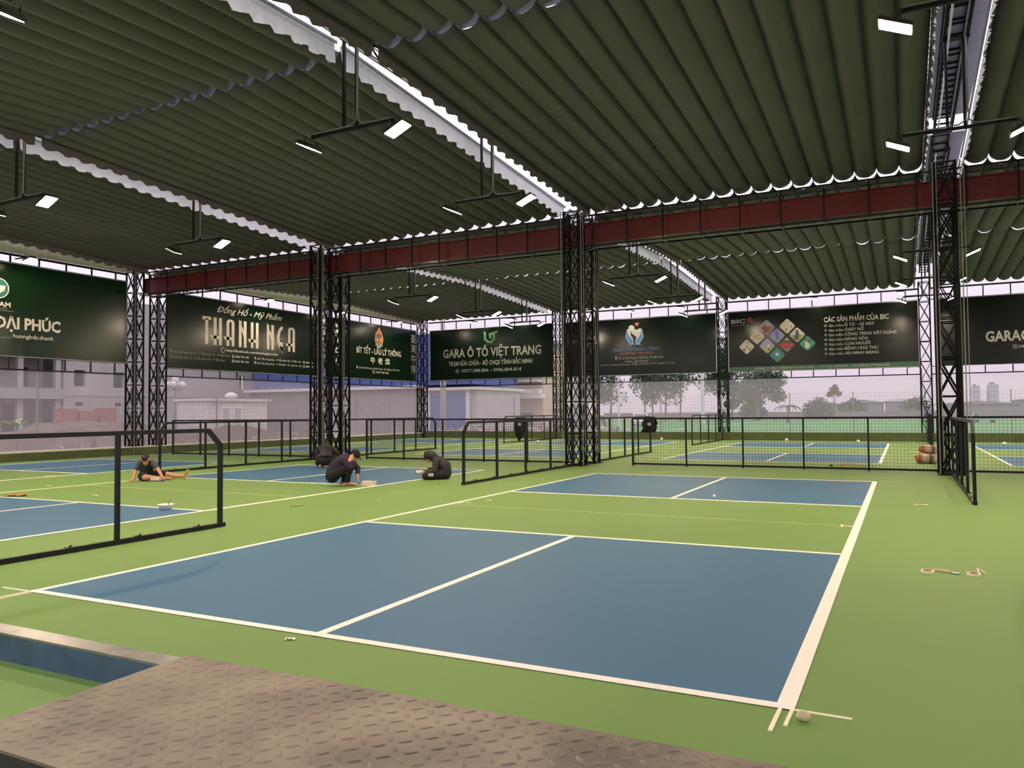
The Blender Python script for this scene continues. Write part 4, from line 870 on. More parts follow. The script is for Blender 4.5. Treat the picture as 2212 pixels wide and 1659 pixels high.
def hand(wr, d, pn, curl=0.5, s=1.0, side=1):
    """palm and five bent fingers from wrist wr along d; pn = palm normal"""
    wr, d, pn = Vector(wr), Vector(d).normalized(), Vector(pn); x = d.cross(pn).normalized(); pn = x.cross(d).normalized(); out = []
    pc = wr+d*0.05*s
    for k in (-1.5, -0.5, 0.5, 1.5): out.append([(wr+x*0.012*k*s, 0.016*s), (wr+d*0.085*s+x*0.019*k*s, 0.0125*s)])
    for k, ln in ((-1.5, 0.062), (-0.5, 0.078), (0.5, 0.082), (1.5, 0.072)):
        b = wr+d*0.085*s+x*0.019*k*s; a = curl*0.9; d1 = (d*math.cos(a)-pn*math.sin(a)); d2 = (d*math.cos(a*2)-pn*math.sin(a*2))
        out.append([(b, 0.0105*s), (b+d1*ln*0.5*s, 0.0095*s), (b+d1*ln*0.5*s+d2*ln*0.5*s, 0.008*s)])
    b = wr+d*0.03*s+x*0.028*side*s; t1 = (d*0.7+x*side*0.7-pn*0.3).normalized()
    out.append([(b, 0.013*s), (b+t1*0.035*s, 0.0115*s), (b+t1*0.035*s+(d*0.9-pn*0.3).normalized()*0.03*s, 0.009*s)])
    return out
def foot(an, toe, up_=(0, 0, 1)):
    an, toe = Vector(an), Vector(toe); d = (toe-an); u = Vector(up_); x = d.cross(u).normalized(); out = [[(an, 0.036), (an-d.normalized()*0.04-u*0.03, 0.03)], [(an, 0.036), (an+d*0.55-u*0.012, 0.031), (toe-d*0.1, 0.022)]]
    for k, q in ((-2, 0.86), (-1, 0.95), (0, 1.0), (1, 1.02), (2, 1.05)):
        out.append([(an+d*0.55+x*0.011*k-u*0.012, 0.018), (an+d*0.85*q+x*0.016*k-u*0.012, 0.0125), (an+d*q*1.02+x*0.017*k-u*0.014, 0.011)])
    return out
def person_frame(x, y, label):
    """local axes: +x to the picture's right, +y away from the camera"""
    return thing('person', label, 'person', (x, y, 0), math.atan2(RT.y, RT.x), 'workers taping the court lines')
SKIN = mat('skin', (198, 142, 104), 0.6, var=0.08, scale=9); HAIR = mat('hair_black', (20, 18, 20), 0.6)
CLB = mat('cloth_black', (20, 19, 20), 0.85, var=0.3, scale=20, bump=0.25, bscale=30); CLJ = mat('cloth_jacket', (34, 28, 27), 0.6, var=0.25, scale=12, bump=0.3, bscale=25)
CLP = mat('cloth_plum', (42, 30, 54), 0.85, var=0.25, scale=10, bump=0.3, bscale=25); CLG = mat('cloth_grey', (78, 78, 84), 0.85, var=0.15, scale=12, bump=0.2, bscale=30)
def head(c, face, upd, parent, hair=True, r=0.098, cap=None):
    """chains for the skull, nose, ears, jaw; adds eyes, mouth and hair as children"""
    c, f, u = Vector(c), Vector(face).normalized(), Vector(upd).normalized(); x = f.cross(u).normalized(); u = x.cross(f).normalized()
    ch = [[(c+u*0.02-f*0.02, r*0.92), (c+u*0.02+f*0.015, r*0.86)], [(c+f*0.035-u*0.05, r*0.62), (c+f*0.045-u*0.085, r*0.42)],
          [(c+f*0.09+u*0.0, 0.011), (c+f*0.108-u*0.028, 0.014)], [(c+f*0.06-u*0.03, r*0.5), (c+f*0.075-u*0.055, 0.025)]]
    for s in (-1, 1): ch.append([(c+x*s*r*0.93-u*0.012-f*0.012, 0.014), (c+x*s*r*0.98+u*0.02-f*0.018, 0.016)])
    def feats(par):
        for s in (-1, 1):
            MB().ball(c+f*0.083+x*s*0.033+u*0.006, 0.0115, 8, sc=(1, 1, 0.7)).build('eye', HAIR, par); MB().bar(c+f*0.089+x*s*0.018+u*0.028, c+f*0.083+x*s*0.05+u*0.027, 0.008).build('eyebrow', HAIR, par)
        MB().bar(c+f*0.093+x*0.024-u*0.058, c+f*0.093-x*0.024-u*0.058, 0.009).build('mouth', mat('lips', (140, 84, 74), 0.6), par)
        if hair:
            blob('hair', [[(c+u*0.05-f*0.03, r*0.92), (c+u*0.062+f*0.03, r*0.74)], [(c-f*0.045-u*0.0, r*0.8), (c+u*0.05-f*0.03, r*0.92)]], HAIR, par, 0.012)
    return ch, feats

# -- barefoot worker sitting with one leg stretched out
t = person_frame(-8.86, 8.03, 'barefoot worker in a grey-sleeved black T-shirt and shorts sitting with one leg out')
hc, ff = head((0.10, -0.12, 0.47), (0.25, -0.8, -0.62), (0.1, -0.55, 0.8), t)
sk = hc + [[((0.07, 0.0, 0.36), 0.052), ((0.09, -0.07, 0.43), 0.05)],
  [((-0.06, -0.02, 0.40), 0.05), ((-0.15, -0.06, 0.22), 0.042), ((-0.14, -0.16, 0.045), 0.03)], [((0.22, -0.02, 0.38), 0.05), ((0.36, -0.08, 0.27), 0.042), ((0.49, -0.17, 0.115), 0.03)],
  [((0.05, 0.05, 0.12), 0.13), ((0.07, 0.0, 0.36), 0.1)],
  [((0.08, 0.08, 0.1), 0.09), ((0.45, 0.12, 0.13), 0.065), ((0.66, 0.12, 0.085), 0.052), ((0.88, 0.12, 0.075), 0.036)],
  [((-0.02, -0.02, 0.1), 0.09), ((0.18, -0.28, 0.085), 0.068), ((0.36, -0.12, 0.06), 0.045), ((0.5, -0.02, 0.05), 0.036)]]
sk += hand((-0.14, -0.16, 0.045), (-0.45, -0.75, -0.22), (0, 0, 1), 0.12, 1, -1) + hand((0.49, -0.17, 0.115), (0.5, -0.35, -0.6), (-0.3, -0.4, 0.5), 0.6, 1, 1)
sk += foot((0.88, 0.12, 0.075), (0.97, 0.1, 0.235), (-0.9, 0, 0.3)) + foot((0.5, -0.02, 0.05), (0.66, -0.05, 0.05), (0, 0, 1))
body = blob('body', sk, SKIN, t, 0.0085); ff(body)
blob('t_shirt', [[((0.05, 0.05, 0.11), 0.15), ((0.06, 0.03, 0.24), 0.145), ((0.08, 0.0, 0.34), 0.125)], [((0.08, -0.01, 0.38), 0.085), ((0.085, -0.03, 0.40), 0.07)], [((-0.03, 0.0, 0.37), 0.09), ((0.18, 0.0, 0.36), 0.09)]], CLB, t, 0.012)
for p0, p1 in (((-0.06, -0.02, 0.40), (-0.125, -0.045, 0.27)), ((0.22, -0.02, 0.385), (0.325, -0.065, 0.30))): blob('sleeve', [[(p0, 0.072), (p1, 0.062)]], CLG, t, 0.011)
blob('shorts', [[((0.06, 0.08, 0.1), 0.125), ((0.42, 0.12, 0.135), 0.085)], [((0.0, 0.0, 0.1), 0.12), ((0.13, -0.22, 0.09), 0.09)], [((0.04, 0.06, 0.08), 0.14), ((0.0, 0.0, 0.1), 0.12)]], CLB, t, 0.012)
# -- worker crouching with his back turned, quilted jacket
t = person_frame(-7.55, 12.75, 'worker in a black quilted jacket crouching with the back turned beside the second column pair')
sk = [[((-0.02, 0.0, 0.24), 0.12), ((-0.06, 0.12, 0.5), 0.12)], [((-0.07, 0.18, 0.58), 0.055), ((-0.08, 0.28, 0.6), 0.055)], [((-0.08, 0.3, 0.6), 0.1), ((-0.08, 0.33, 0.56), 0.09)],
  [((-0.02, 0, 0.2), 0.13), ((0.03, 0.02, 0.28), 0.12)], [((-0.1, 0, 0.2), 0.1), ((-0.22, 0.3, 0.36), 0.07), ((-0.14, 0.12, 0.08), 0.045)], [((0.1, 0, 0.2), 0.1), ((0.22, 0.28, 0.36), 0.07), ((0.1, 0.08, 0.07), 0.045)],
  [((-0.22, 0.14, 0.54), 0.06), ((-0.28, 0.2, 0.3), 0.05), ((-0.26, 0.12, 0.1), 0.034)], [((0.12, 0.14, 0.54), 0.06), ((0.26, 0.26, 0.36), 0.05), ((0.24, 0.4, 0.2), 0.034)]]
sk += foot((-0.14, 0.12, 0.07), (-0.16, 0.3, 0.05)) + foot((0.1, 0.05, 0.065), (-0.02, -0.1, 0.05)) + hand((-0.26, 0.12, 0.1), (-0.1, -0.1, -1), (1, 0, 0), 0.5) + hand((0.24, 0.4, 0.2), (0, 0.6, -0.8), (-1, 0, 0), 0.5)
body = blob('body', sk, SKIN, t, 0.009)
blob('hair', [[((-0.08, 0.3, 0.62), 0.102), ((-0.08, 0.34, 0.59), 0.095)]], HAIR, t, 0.012)
def quilt(mb):
    for k in range(9):
        q = k/8; c = Vector((0.0, -0.02, 0.34)).lerp(Vector((-0.07, 0.16, 0.56)), q); mb.ball(c, 0.175-0.02*abs(q-0.4), 16, sc=(1.05, 0.78, 0.4))
blob('jacket', [[((-0.05, 0.1, 0.5), 0.14), ((-0.07, 0.16, 0.57), 0.1)], [((-0.2, 0.12, 0.52), 0.095), ((-0.28, 0.19, 0.32), 0.08), ((-0.265, 0.13, 0.13), 0.06)], [((0.09, 0.12, 0.52), 0.095), ((0.25, 0.24, 0.38), 0.075), ((0.245, 0.36, 0.24), 0.055)], [((-0.18, 0.0, 0.3), 0.09), ((-0.25, 0.05, 0.12), 0.07)]], CLJ, t, 0.011, quilt, 2)
blob('trousers', [[((-0.06, -0.02, 0.19), 0.145), ((0.08, 0.0, 0.19), 0.14)], [((-0.1, 0, 0.2), 0.12), ((-0.22, 0.3, 0.36), 0.088), ((-0.15, 0.14, 0.12), 0.062)], [((0.1, 0, 0.2), 0.12), ((0.22, 0.28, 0.36), 0.088), ((0.11, 0.08, 0.12), 0.062)]], CLB, t, 0.012)
# -- squatting worker in plum sweater and cap
t = person_frame(-3.5, 8.72, 'squatting worker in a plum sweater and black cap reaching down to the line')
hc, ff = head((0.06, -0.02, 0.615), (0.62, -0.1, -0.78), (0.75, 0, 0.62), t, hair=False, r=0.092)
sk = hc + [[((-0.06, 0, 0.56), 0.052), ((0.03, 0, 0.6), 0.05)], [((-0.38, 0, 0.26), 0.13), ((-0.27, 0, 0.42), 0.125), ((-0.12, 0, 0.53), 0.11)],
  [((-0.38, -0.09, 0.22), 0.1), ((0.03, -0.15, 0.42), 0.065), ((-0.05, -0.1, 0.22), 0.052), ((-0.055, -0.08, 0.07), 0.036)], [((-0.38, 0.09, 0.22), 0.1), ((-0.02, 0.18, 0.40), 0.065), ((-0.2, 0.12, 0.07), 0.036)],
  [((-0.09, -0.17, 0.52), 0.056), ((0.02, -0.25, 0.4), 0.045), ((0.0, -0.2, 0.53), 0.032)], [((-0.08, 0.17, 0.52), 0.056), ((0.1, 0.16, 0.34), 0.045), ((0.12, 0.02, 0.21), 0.03)]]
sk += hand((0.0, -0.2, 0.53), (0.25, 0.3, 0.5), (0.2, -0.9, 0.2), 0.6) + hand((0.12, 0.02, 0.21), (0.1, -0.05, -1), (-1, 0, 0), 0.35, 1, 1)
sk += foot((-0.055, -0.08, 0.065), (0.13, -0.09, 0.045)) + foot((-0.2, 0.12, 0.065), (-0.03, 0.13, 0.045))
body = blob('body', sk, SKIN, t, 0.0085); ff(body)
blob('sweater', [[((-0.37, 0, 0.3), 0.15), ((-0.27, 0, 0.43), 0.15), ((-0.12, 0, 0.53), 0.135)], [((-0.1, -0.13, 0.52), 0.09), ((-0.1, 0.13, 0.52), 0.09)], [((-0.09, -0.17, 0.52), 0.075), ((0.02, -0.25, 0.4), 0.06), ((0.01, -0.22, 0.47), 0.05)], [((-0.08, 0.17, 0.52), 0.075), ((0.1, 0.16, 0.34), 0.06), ((0.115, 0.06, 0.255), 0.048)]], CLP, t, 0.011)
blob('trousers', [[((-0.39, 0, 0.21), 0.15), ((-0.36, 0, 0.27), 0.145)], [((-0.38, -0.09, 0.22), 0.125), ((0.03, -0.15, 0.42), 0.08), ((-0.05, -0.1, 0.24), 0.068), ((-0.055, -0.08, 0.1), 0.052)], [((-0.38, 0.09, 0.22), 0.125), ((-0.02, 0.18, 0.40), 0.08), ((-0.19, 0.12, 0.1), 0.052)]], CLB, t, 0.011)
cp = blob('cap', [[((0.08, -0.02, 0.655), 0.1), ((0.1, -0.02, 0.645), 0.095)]], CLB, t, 0.011)
MB().prism([(0.0, -0.075), (0.07, -0.06), (0.09, 0.0), (0.07, 0.06), (0.0, 0.075)], (0, 0.008), lambda u, v, d: (0.16+u*0.35+d, v-0.02, 0.6-u*0.9)).build('cap_brim', CLB, cp, fix=True)
# -- seated hooded worker
t = person_frame(-2.75, 10.75, 'seated worker in a black hooded jacket holding a white tray')
hc, ff = head((-0.16, 0, 0.5), (-0.7, -0.05, -0.7), (-0.7, 0, 0.7), t, hair=False, r=0.09)
sk = hc + [[((-0.02, 0, 0.42), 0.055), ((-0.1, 0, 0.47), 0.05)], [((0.2, 0, 0.12), 0.13), ((0.18, 0, 0.28), 0.13), ((0.05, 0, 0.4), 0.11)],
  [((0.02, -0.16, 0.4), 0.06), ((0.0, -0.22, 0.18), 0.048), ((-0.22, -0.12, 0.165), 0.032)], [((0.02, 0.16, 0.4), 0.06), ((-0.02, 0.22, 0.2), 0.048), ((-0.2, 0.1, 0.2), 0.032)],
  [((0.18, -0.08, 0.1), 0.1), ((-0.2, -0.28, 0.08), 0.068), ((-0.12, 0.05, 0.055), 0.045)], [((0.18, 0.08, 0.1), 0.1), ((-0.18, 0.28, 0.08), 0.068), ((-0.2, -0.02, 0.06), 0.045)]]
sk += hand((-0.22, -0.12, 0.165), (-1, 0.15, -0.05), (0.1, 0.2, -1), 0.35, 1, -1) + hand((-0.2, 0.1, 0.2), (-1, -0.3, -0.1), (0, 0, -1), 0.4) + foot((-0.12, 0.05, 0.05), (-0.24, 0.16, 0.045)) + foot((-0.2, -0.02, 0.05), (-0.3, -0.12, 0.045))
body = blob('body', sk, SKIN, t, 0.0085); ff(body)
blob('hooded_jacket', [[((0.2, 0, 0.14), 0.155), ((0.185, 0, 0.28), 0.155), ((0.06, 0, 0.39), 0.135)], [((0.02, -0.12, 0.4), 0.095), ((0.02, 0.12, 0.4), 0.095)], [((0.02, -0.16, 0.4), 0.082), ((0.0, -0.22, 0.19), 0.068), ((-0.19, -0.13, 0.165), 0.05)], [((0.02, 0.16, 0.4), 0.082), ((-0.02, 0.22, 0.2), 0.068), ((-0.17, 0.11, 0.195), 0.05)],
   [((0.0, 0, 0.45), 0.09), ((-0.1, 0, 0.52), 0.112), ((-0.175, 0, 0.535), 0.108)]], CLJ, t, 0.011)
MB().prism([(0.0, -0.07), (0.07, -0.05), (0.085, 0.0), (0.07, 0.05), (0.0, 0.07)], (0, 0.008), lambda u, v, d: (-0.24-u*0.25+d, v, 0.485-u*0.95)).build('cap_brim', CLB, t, fix=True)
tr = blob('trousers', [[((0.18, 0, 0.11), 0.15), ((0.12, 0, 0.11), 0.14)], [((0.18, -0.08, 0.1), 0.12), ((-0.2, -0.28, 0.09), 0.085), ((-0.12, 0.02, 0.06), 0.058)], [((0.18, 0.08, 0.1), 0.12), ((-0.18, 0.28, 0.09), 0.085), ((-0.2, -0.02, 0.062), 0.058)]], CLB, t, 0.011)
for k in range(4): MB().bar((-0.12+k*0.028, -0.345+k*0.011, 0.085), (-0.125+k*0.028, -0.325+k*0.011, 0.148), 0.013, 0.008).build('stripe', WHITEP, tr)
# -- figure in a pale sun hat far outside
t = thing('person', 'distant figure in a pale sun hat bending beyond the far wall', 'person', (-16.6, 60, -0.05), math.atan2(RT.y, RT.x))
body = blob('body', [[((0, 0, 0.55), 0.16), ((-0.12, 0, 0.95), 0.15)], [((-0.16, 0, 1.05), 0.06), ((-0.25, 0, 1.15), 0.1)], [((-0.05, -0.1, 0.5), 0.1), ((0.06, -0.1, 0.28), 0.075), ((0.0, -0.1, 0.04), 0.06)], [((-0.05, 0.1, 0.5), 0.1), ((0.0, 0.1, 0.28), 0.075), ((0.05, 0.1, 0.04), 0.06)],
   [((-0.15, -0.18, 0.95), 0.06), ((-0.25, -0.2, 0.7), 0.05), ((-0.35, -0.18, 0.5), 0.04)], [((-0.15, 0.18, 0.95), 0.06), ((-0.28, 0.2, 0.72), 0.05), ((-0.38, 0.15, 0.55), 0.04)]] + hand((-0.35, -0.18, 0.5), (-0.4, 0, -1), (1, 0, 0), 0.5) + hand((-0.38, 0.15, 0.55), (-0.4, 0, -1), (1, 0, 0), 0.5), SKIN, t, 0.012)
blob('work_clothes', [[((0, 0, 0.52), 0.185), ((-0.12, 0, 0.95), 0.175)], [((-0.15, -0.18, 0.95), 0.08), ((-0.25, -0.2, 0.7), 0.07)], [((-0.15, 0.18, 0.95), 0.08), ((-0.28, 0.2, 0.72), 0.07)], [((-0.05, -0.1, 0.5), 0.12), ((0.06, -0.1, 0.28), 0.095), ((0.0, -0.1, 0.1), 0.08)], [((-0.05, 0.1, 0.5), 0.12), ((0.0, 0.1, 0.28), 0.095), ((0.05, 0.1, 0.1), 0.08)]], CLG, t, 0.014)
MB().lathe([(0.28, 0), (0.27, 0.02), (0.14, 0.12), (0.1, 0.2), (0.01, 0.22)], (-0.26, 0, 1.18), 16).build('sun_hat', PALE, t, smooth=True)
# ================================================================== foreground plate, channel and small things
PLATE = mat('chequer_steel', (131, 116, 98), 0.5, 0.2, var=0.35, scale=2.0, col2=(92, 81, 69), bump=0.12, bscale=60, detail=8)
t = thing('chequer_plate', 'worn brown steel chequer plate ramp in the foreground', 'steel plate', (3.14, -1.06, 0.17))
MB().box((0, -1.16, 0), (3.95, 0, 0.012)).build('plate', PLATE, t)
lug = MB(); n = 10
pr_ = [(0.034*math.cos(2*math.pi*i/n), 0.0125*math.sin(2*math.pi*i/n)) for i in range(n)]
lug.add([(a, b_, 0) for a, b_ in pr_]+[(a*0.6, b_*0.5, 0.0045) for a, b_ in pr_], [(i, (i+1) % n, n+(i+1) % n, n+i) for i in range(n)]+[tuple(range(n, 2*n))])
LUG = lug.mesh('lug', PLATE, True); spots = []
for r in range(16):
    for c in range(54):
        x, y = 0.045+c*0.075, -0.045-r*0.075
        if x < 3.91 and y > -1.12: spots.append((x, y, R(45) if (r+c) % 2 else R(-45)))
cl = Vector((CAM.x-3.14, CAM.y+1.06))
vis = [s for s in spots if s[0] < 3.35]
vis.sort(key=lambda s: (Vector(s[:2])-cl).length)
for x, y, a in vis[:300]:
    o = link('lug', LUG, t, (x, y, 0.012)); o.rotation_euler = (0, 0, a)
rest = MB(); keep = set(vis[:300])
for s in spots:
    if s in keep: continue
    c_, s_ = math.cos(s[2]), math.sin(s[2])
    rest.add([(s[0]+a*c_-b_*s_, s[1]+a*s_+b_*c_, 0.012+z) for a, b_, z in lug.v], lug.f)
rest.build('lug_field', PLATE, t, smooth=True)['kind'] = 'stuff'
MB().box((0, -1.16, -0.17), (3.95, -1.12, 0.0)).build('skirt', mat('skirt_dark', (40, 36, 32), 0.7), t)
CH = mat('channel_galv', (168, 164, 158), 0.32, 0.8, var=0.2, scale=6, col2=(140, 138, 136)); CHS = mat('channel_side_shade', (92, 112, 142), 0.4, 0.5, var=0.35, scale=5)  # side steel coloured darker and bluish to paint in its shaded face
b = MB(); b.box((-3.0, -1.2, 0.152), (3.7, -1.07, 0.165)); b.box((-3.0, -1.2, 0.0), (3.7, -1.188, 0.152), 1); b.box((-3.0, -1.082, 0.0), (3.7, -1.07, 0.152), 1)
tag(b.build('steel_channel', [CH, CHS], None), 'galvanised steel channel lying on the floor at the lower left', 'channel')
# masking tape ends at the court corners
def strip(p0, p1, w_, label, m_=TAPE, z=0.0065):
    p0, p1 = Vector((*p0, 0)), Vector((*p1, 0)); d = (p1-p0).normalized(); s = Vector((-d.y, d.x, 0))*w_/2
    b = MB(); b.prism([tuple((p0-s)[:2]), tuple((p1-s)[:2]), tuple((p1+s)[:2]), tuple((p0+s)[:2])], (0.0, z), lambda u, v, q: (u, v, q))
    return tag(b.build('tape_strip', m_, None, fix=True), label, 'tape', 'masking tape strips on the floor')
strip((6.035, 0.0), (6.03, -0.3), 0.02, 'left masking tape tail at the near right corner of the main court'); strip((6.09, -0.0), (6.085, -0.21), 0.018, 'right masking tape tail at the near right corner of the main court')
strip((6.1, 0.008), (6.36, 0.005), 0.016, 'masking tape tail pointing right from the near right corner of the main court')
strip((-0.35, 0.0), (0.0, 0.008), 0.02, 'masking tape tail pointing left from the near left corner of the main court'); strip((0.01, 0.0), (0.0, -0.5), 0.018, 'masking tape tail running toward the camera from the near left corner'); strip((0.06, 0.0), (0.05, -0.5), 0.016, 'second masking tape tail running toward the camera from the near left corner')
strip((6.1, 13.4), (6.5, 13.4), 0.03, 'faint tape tail at the far right corner of the main court', mat('tape_faint', (176, 180, 120), 0.7))
for x0, nm in ((0.0, 'main'), (-9.05, 'left'), (-0.05+0.0, 'x')):
    if nm == 'x': continue
    strip((x0+0.1, 6.72), (x0+5.85, 6.66), 0.014, f'thin chalk guide line across the middle of the {nm} court', mat('chalk', (196, 206, 138), 0.8), 0.003)
strip((5.86, 6.64), (6.03, 6.64), 0.03, 'short tape tab at the right end of the guide line'); strip((5.88, 6.55), (5.88, 6.74), 0.025, 'short tape tab crossing the right end of the guide line')
def scrap(x, y, s, seed, label, m_=TAPE):
    rng = random.Random(seed); n = 6; vs = []; L = s
    for i in range(n+1):
        q = i/n; vs += [(L*(q-0.5), -0.012+0.01*rng.uniform(-1, 1), 0.004+0.006*abs(rng.gauss(0, 0.7))*math.sin(math.pi*q)), (L*(q-0.5), 0.014+0.01*rng.uniform(-1, 1), 0.004+0.006*abs(rng.gauss(0, 0.7)))]
    fs = [(2*i, 2*i+2, 2*i+3, 2*i+1) for i in range(n)]
    k = len(vs); vs += [(a, b_, max(0.0, z-0.003)) for a, b_, z in vs]; fs += [(k+f[3], k+f[2], k+f[1], k+f[0]) for f in fs] + [(0, 1, k+1, k), (2*n, k+2*n, k+2*n+1, 2*n+1)] + [(2*i, k+2*i, k+2*i+2, 2*i+2) for i in range(n)] + [(2*i+1, 2*i+3, k+2*i+3, k+2*i+1) for i in range(n)]
    o = MB().add(vs, fs).build('tape_scrap', m_, None, loc=(x, y, 0.003)); o.rotation_euler = (0, 0, rng.uniform(-0.5, 0.9)); return tag(o, label, 'tape scrap', 'torn tape scraps on the floor')
KR = mat('kraft', (214, 178, 110), 0.7)
for i, (x, y, s, lb, m_) in enumerate([(3.0, -0.13, 0.07, 'white tape scrap just in front of the main court baseline', TAPE), (0.18, 6.95, 0.22, 'crumpled tape at the left end of the main court guide line', TAPE), (0.41, 7.4, 0.14, 'crumpled tape just behind the left end of the guide line', TAPE), (-1.4, 6.8, 0.13, 'yellow tape scrap between the two near courts', KR),
     (6.82, 9.43, 0.2, 'pale tape scrap right of the main court, near the right rail frame', TAPE), (-4.6, 9.0, 0.3, 'crumpled tape on the blue panel left of the squatting worker', TAPE), (-6.8, 5.4, 0.25, 'torn tape end on the left court guide line', TAPE), (-10.6, 5.5, 0.3, 'pale scrap at the left edge near the orange cloth', TAPE), (-9.6, 6.3, 0.25, 'second pale scrap near the orange cloth', TAPE), (-12.2, 8.0, 0.3, 'pale scrap beside the leftmost court', TAPE),
     (6.9, 26.0, 0.3, 'pale scrap right of the far court', TAPE), (7.0, 19.9, 0.3, 'pale scrap near the sacks', TAPE), (-0.6, 20.6, 0.25, 'pale scrap left of the far court baseline', TAPE)]):
    scrap(x, y, s, 30+i, lb, m_)
# flat wooden stick
o = MB().box((-0.1, -0.012, 0.0), (0.1, 0.012, 0.012)).build('wood_stick', mat('wood_stick', (140, 112, 70), 0.7, var=0.2, scale=20), None, loc=(-2.08, 5.54, 0.0)); o.rotation_euler = (0, 0, 0.9); tag(o, 'short wooden stick on the green strip between the near courts', 'stick')
# tape rolls and scraper
def tape_roll(x, y, label, seed):
    t = thing('tape_roll', label, 'tape roll', (x, y, 0.0), seed, 'masking tape rolls on the floor')
    n = 28; P4 = [(0.055, 0), (0.055, 0.024), (0.041, 0.024), (0.041, 0)]
    vs = [(r*math.cos(2*math.pi*k/n), r*math.sin(2*math.pi*k/n), z) for r, z in P4 for k in range(n)]; fs = [((i*n+k), (i*n+(k+1) % n), (((i+1) % 4)*n+(k+1) % n), (((i+1) % 4)*n+k)) for i in range(4) for k in range(n)]
    MB().add(vs, fs).build('tape', TAPE, t); P5 = [(0.0409, 0.001), (0.0409, 0.023), (0.038, 0.023), (0.038, 0.001)]
    vs = [(r*math.cos(2*math.pi*k/n), r*math.sin(2*math.pi*k/n), z) for r, z in P5 for k in range(n)]; MB().add(vs, fs).build('core', mat('core_brown', (176, 106, 40), 0.8), t); return t
tape_roll(6.77, 3.9, 'left masking tape roll right of the main court', 0.2); r2 = tape_roll(7.13, 3.93, 'right masking tape roll, with a loose tail, right of the main court', 0.9)
MB().tube([(0.05, -0.01, 0.02), (0.08, 0.02, 0.05), (0.11, 0.0, 0.03), (0.13, -0.02, 0.008)], 0.008, 6).build('loose_tail', TAPE, r2)
t = thing('scraper', 'wooden-handled paint scraper between the two tape rolls', 'scraper', (6.93, 3.98, 0.0), R(-22))
MB().prism([(-0.12, -0.012), (-0.02, -0.01), (0.01, -0.014), (0.01, 0.014), (-0.02, 0.01), (-0.12, 0.012)], (0.0, 0.018), lambda u, v, q: (u, v, q+0.002)).build('handle', mat('handle_wood', (216, 184, 146), 0.6), t, fix=True)
MB().prism([(0.01, -0.014), (0.05, -0.03), (0.1, -0.032), (0.1, 0.032), (0.05, 0.03), (0.01, 0.014)], (0.006, 0.009), lambda u, v, q: (u, v, q)).build('blade', mat('blade_steel', (190, 194, 198), 0.25, 0.9), t, fix=True)
# stone
b = MB(); b.ball((0, 0, 0.024), 0.03, 12, sc=(1.15, 0.9, 0.85)); vs = []
for v in b.v: d = 1+0.22*noise.noise((v[0]*40, v[1]*40, v[2]*40)); vs.append((v[0]*d, v[1]*d, max(0, v[2]*d)))
b.v = vs; tag(b.build('stone', mat('stone_tan', (212, 196, 150), 0.9, var=0.3, scale=30), None, smooth=True, loc=(6.155, -0.11, 0)), 'small tan stone beside the near right court corner', 'stone')
# white paint bowl with brush
t = thing('paint_bowl', 'white plastic bowl with a brush standing in it on the left court', 'bowl', (-3.72, 4.42, 0.0))
MB().lathe([(0.07, 0), (0.085, 0.005), (0.115, 0.07), (0.125, 0.085), (0.115, 0.085), (0.1, 0.06), (0.01, 0.02)], n=24).build('bowl', WHITEP, t, smooth=True)
MB().tube([(0.03, 0, 0.03), (0.07, 0.03, 0.17)], 0.008, 6).build('brush', mat('brush_wood', (150, 96, 60), 0.7), t)
# tray beside the squatting worker, tray in the hooded worker's hands, box by the barefoot worker
t = thing('paint_tray', 'cream rectangular paint tray by the squatting worker', 'tray', (-3.22, 8.93, 0.0), math.atan2(RT.y, RT.x)); TRY = mat('tray_cream', (216, 200, 170), 0.7)
b = MB(); b.box((-0.13, -0.09, 0), (0.13, 0.09, 0.012)); b.box((-0.14, -0.1, 0), (-0.125, 0.1, 0.085)); b.box((0.125, -0.1, 0), (0.14, 0.1, 0.085)); b.box((-0.14, -0.1, 0), (0.14, -0.088, 0.085)); b.box((-0.14, 0.088, 0), (0.14, 0.1, 0.085)); b.build('tray', TRY, t)
MB().box((-0.12, -0.08, 0.012), (0.05, 0.08, 0.09)).build('contents', mat('tray_pink', (226, 204, 190), 0.7), t)
MB().tube([(-0.155, -0.02, 0.012), (-0.15, -0.02, 0.05)], 0.012, 8).build('brush_head', WHITEP, t)
t = thing('hand_tray', 'white bowl held in the hooded worker\'s hands', 'bowl', tuple(Vector((-2.75, 10.75, 0.125))+RT*-0.36+AW*-0.08), 0)
MB().lathe([(0.045, 0), (0.055, 0.004), (0.085, 0.07), (0.08, 0.07), (0.05, 0.012), (0.005, 0.012)], n=20).build('bowl', WHITEP, t, smooth=True)
ang = math.atan2(RT.y, RT.x)
t = thing('tool_box', 'white box on a purple lid in front of the barefoot worker', 'box', tuple(Vector((-8.86, 8.03, 0))+RT*0.42+AW*-0.3), ang)
MB().box((-0.17, -0.07, 0.0), (0.18, 0.07, 0.022)).build('lid', mat('lid_purple', (52, 36, 92), 0.5), t); MB().box((-0.09, -0.06, 0.022), (0.1, 0.06, 0.085)).build('box', TRY, t)
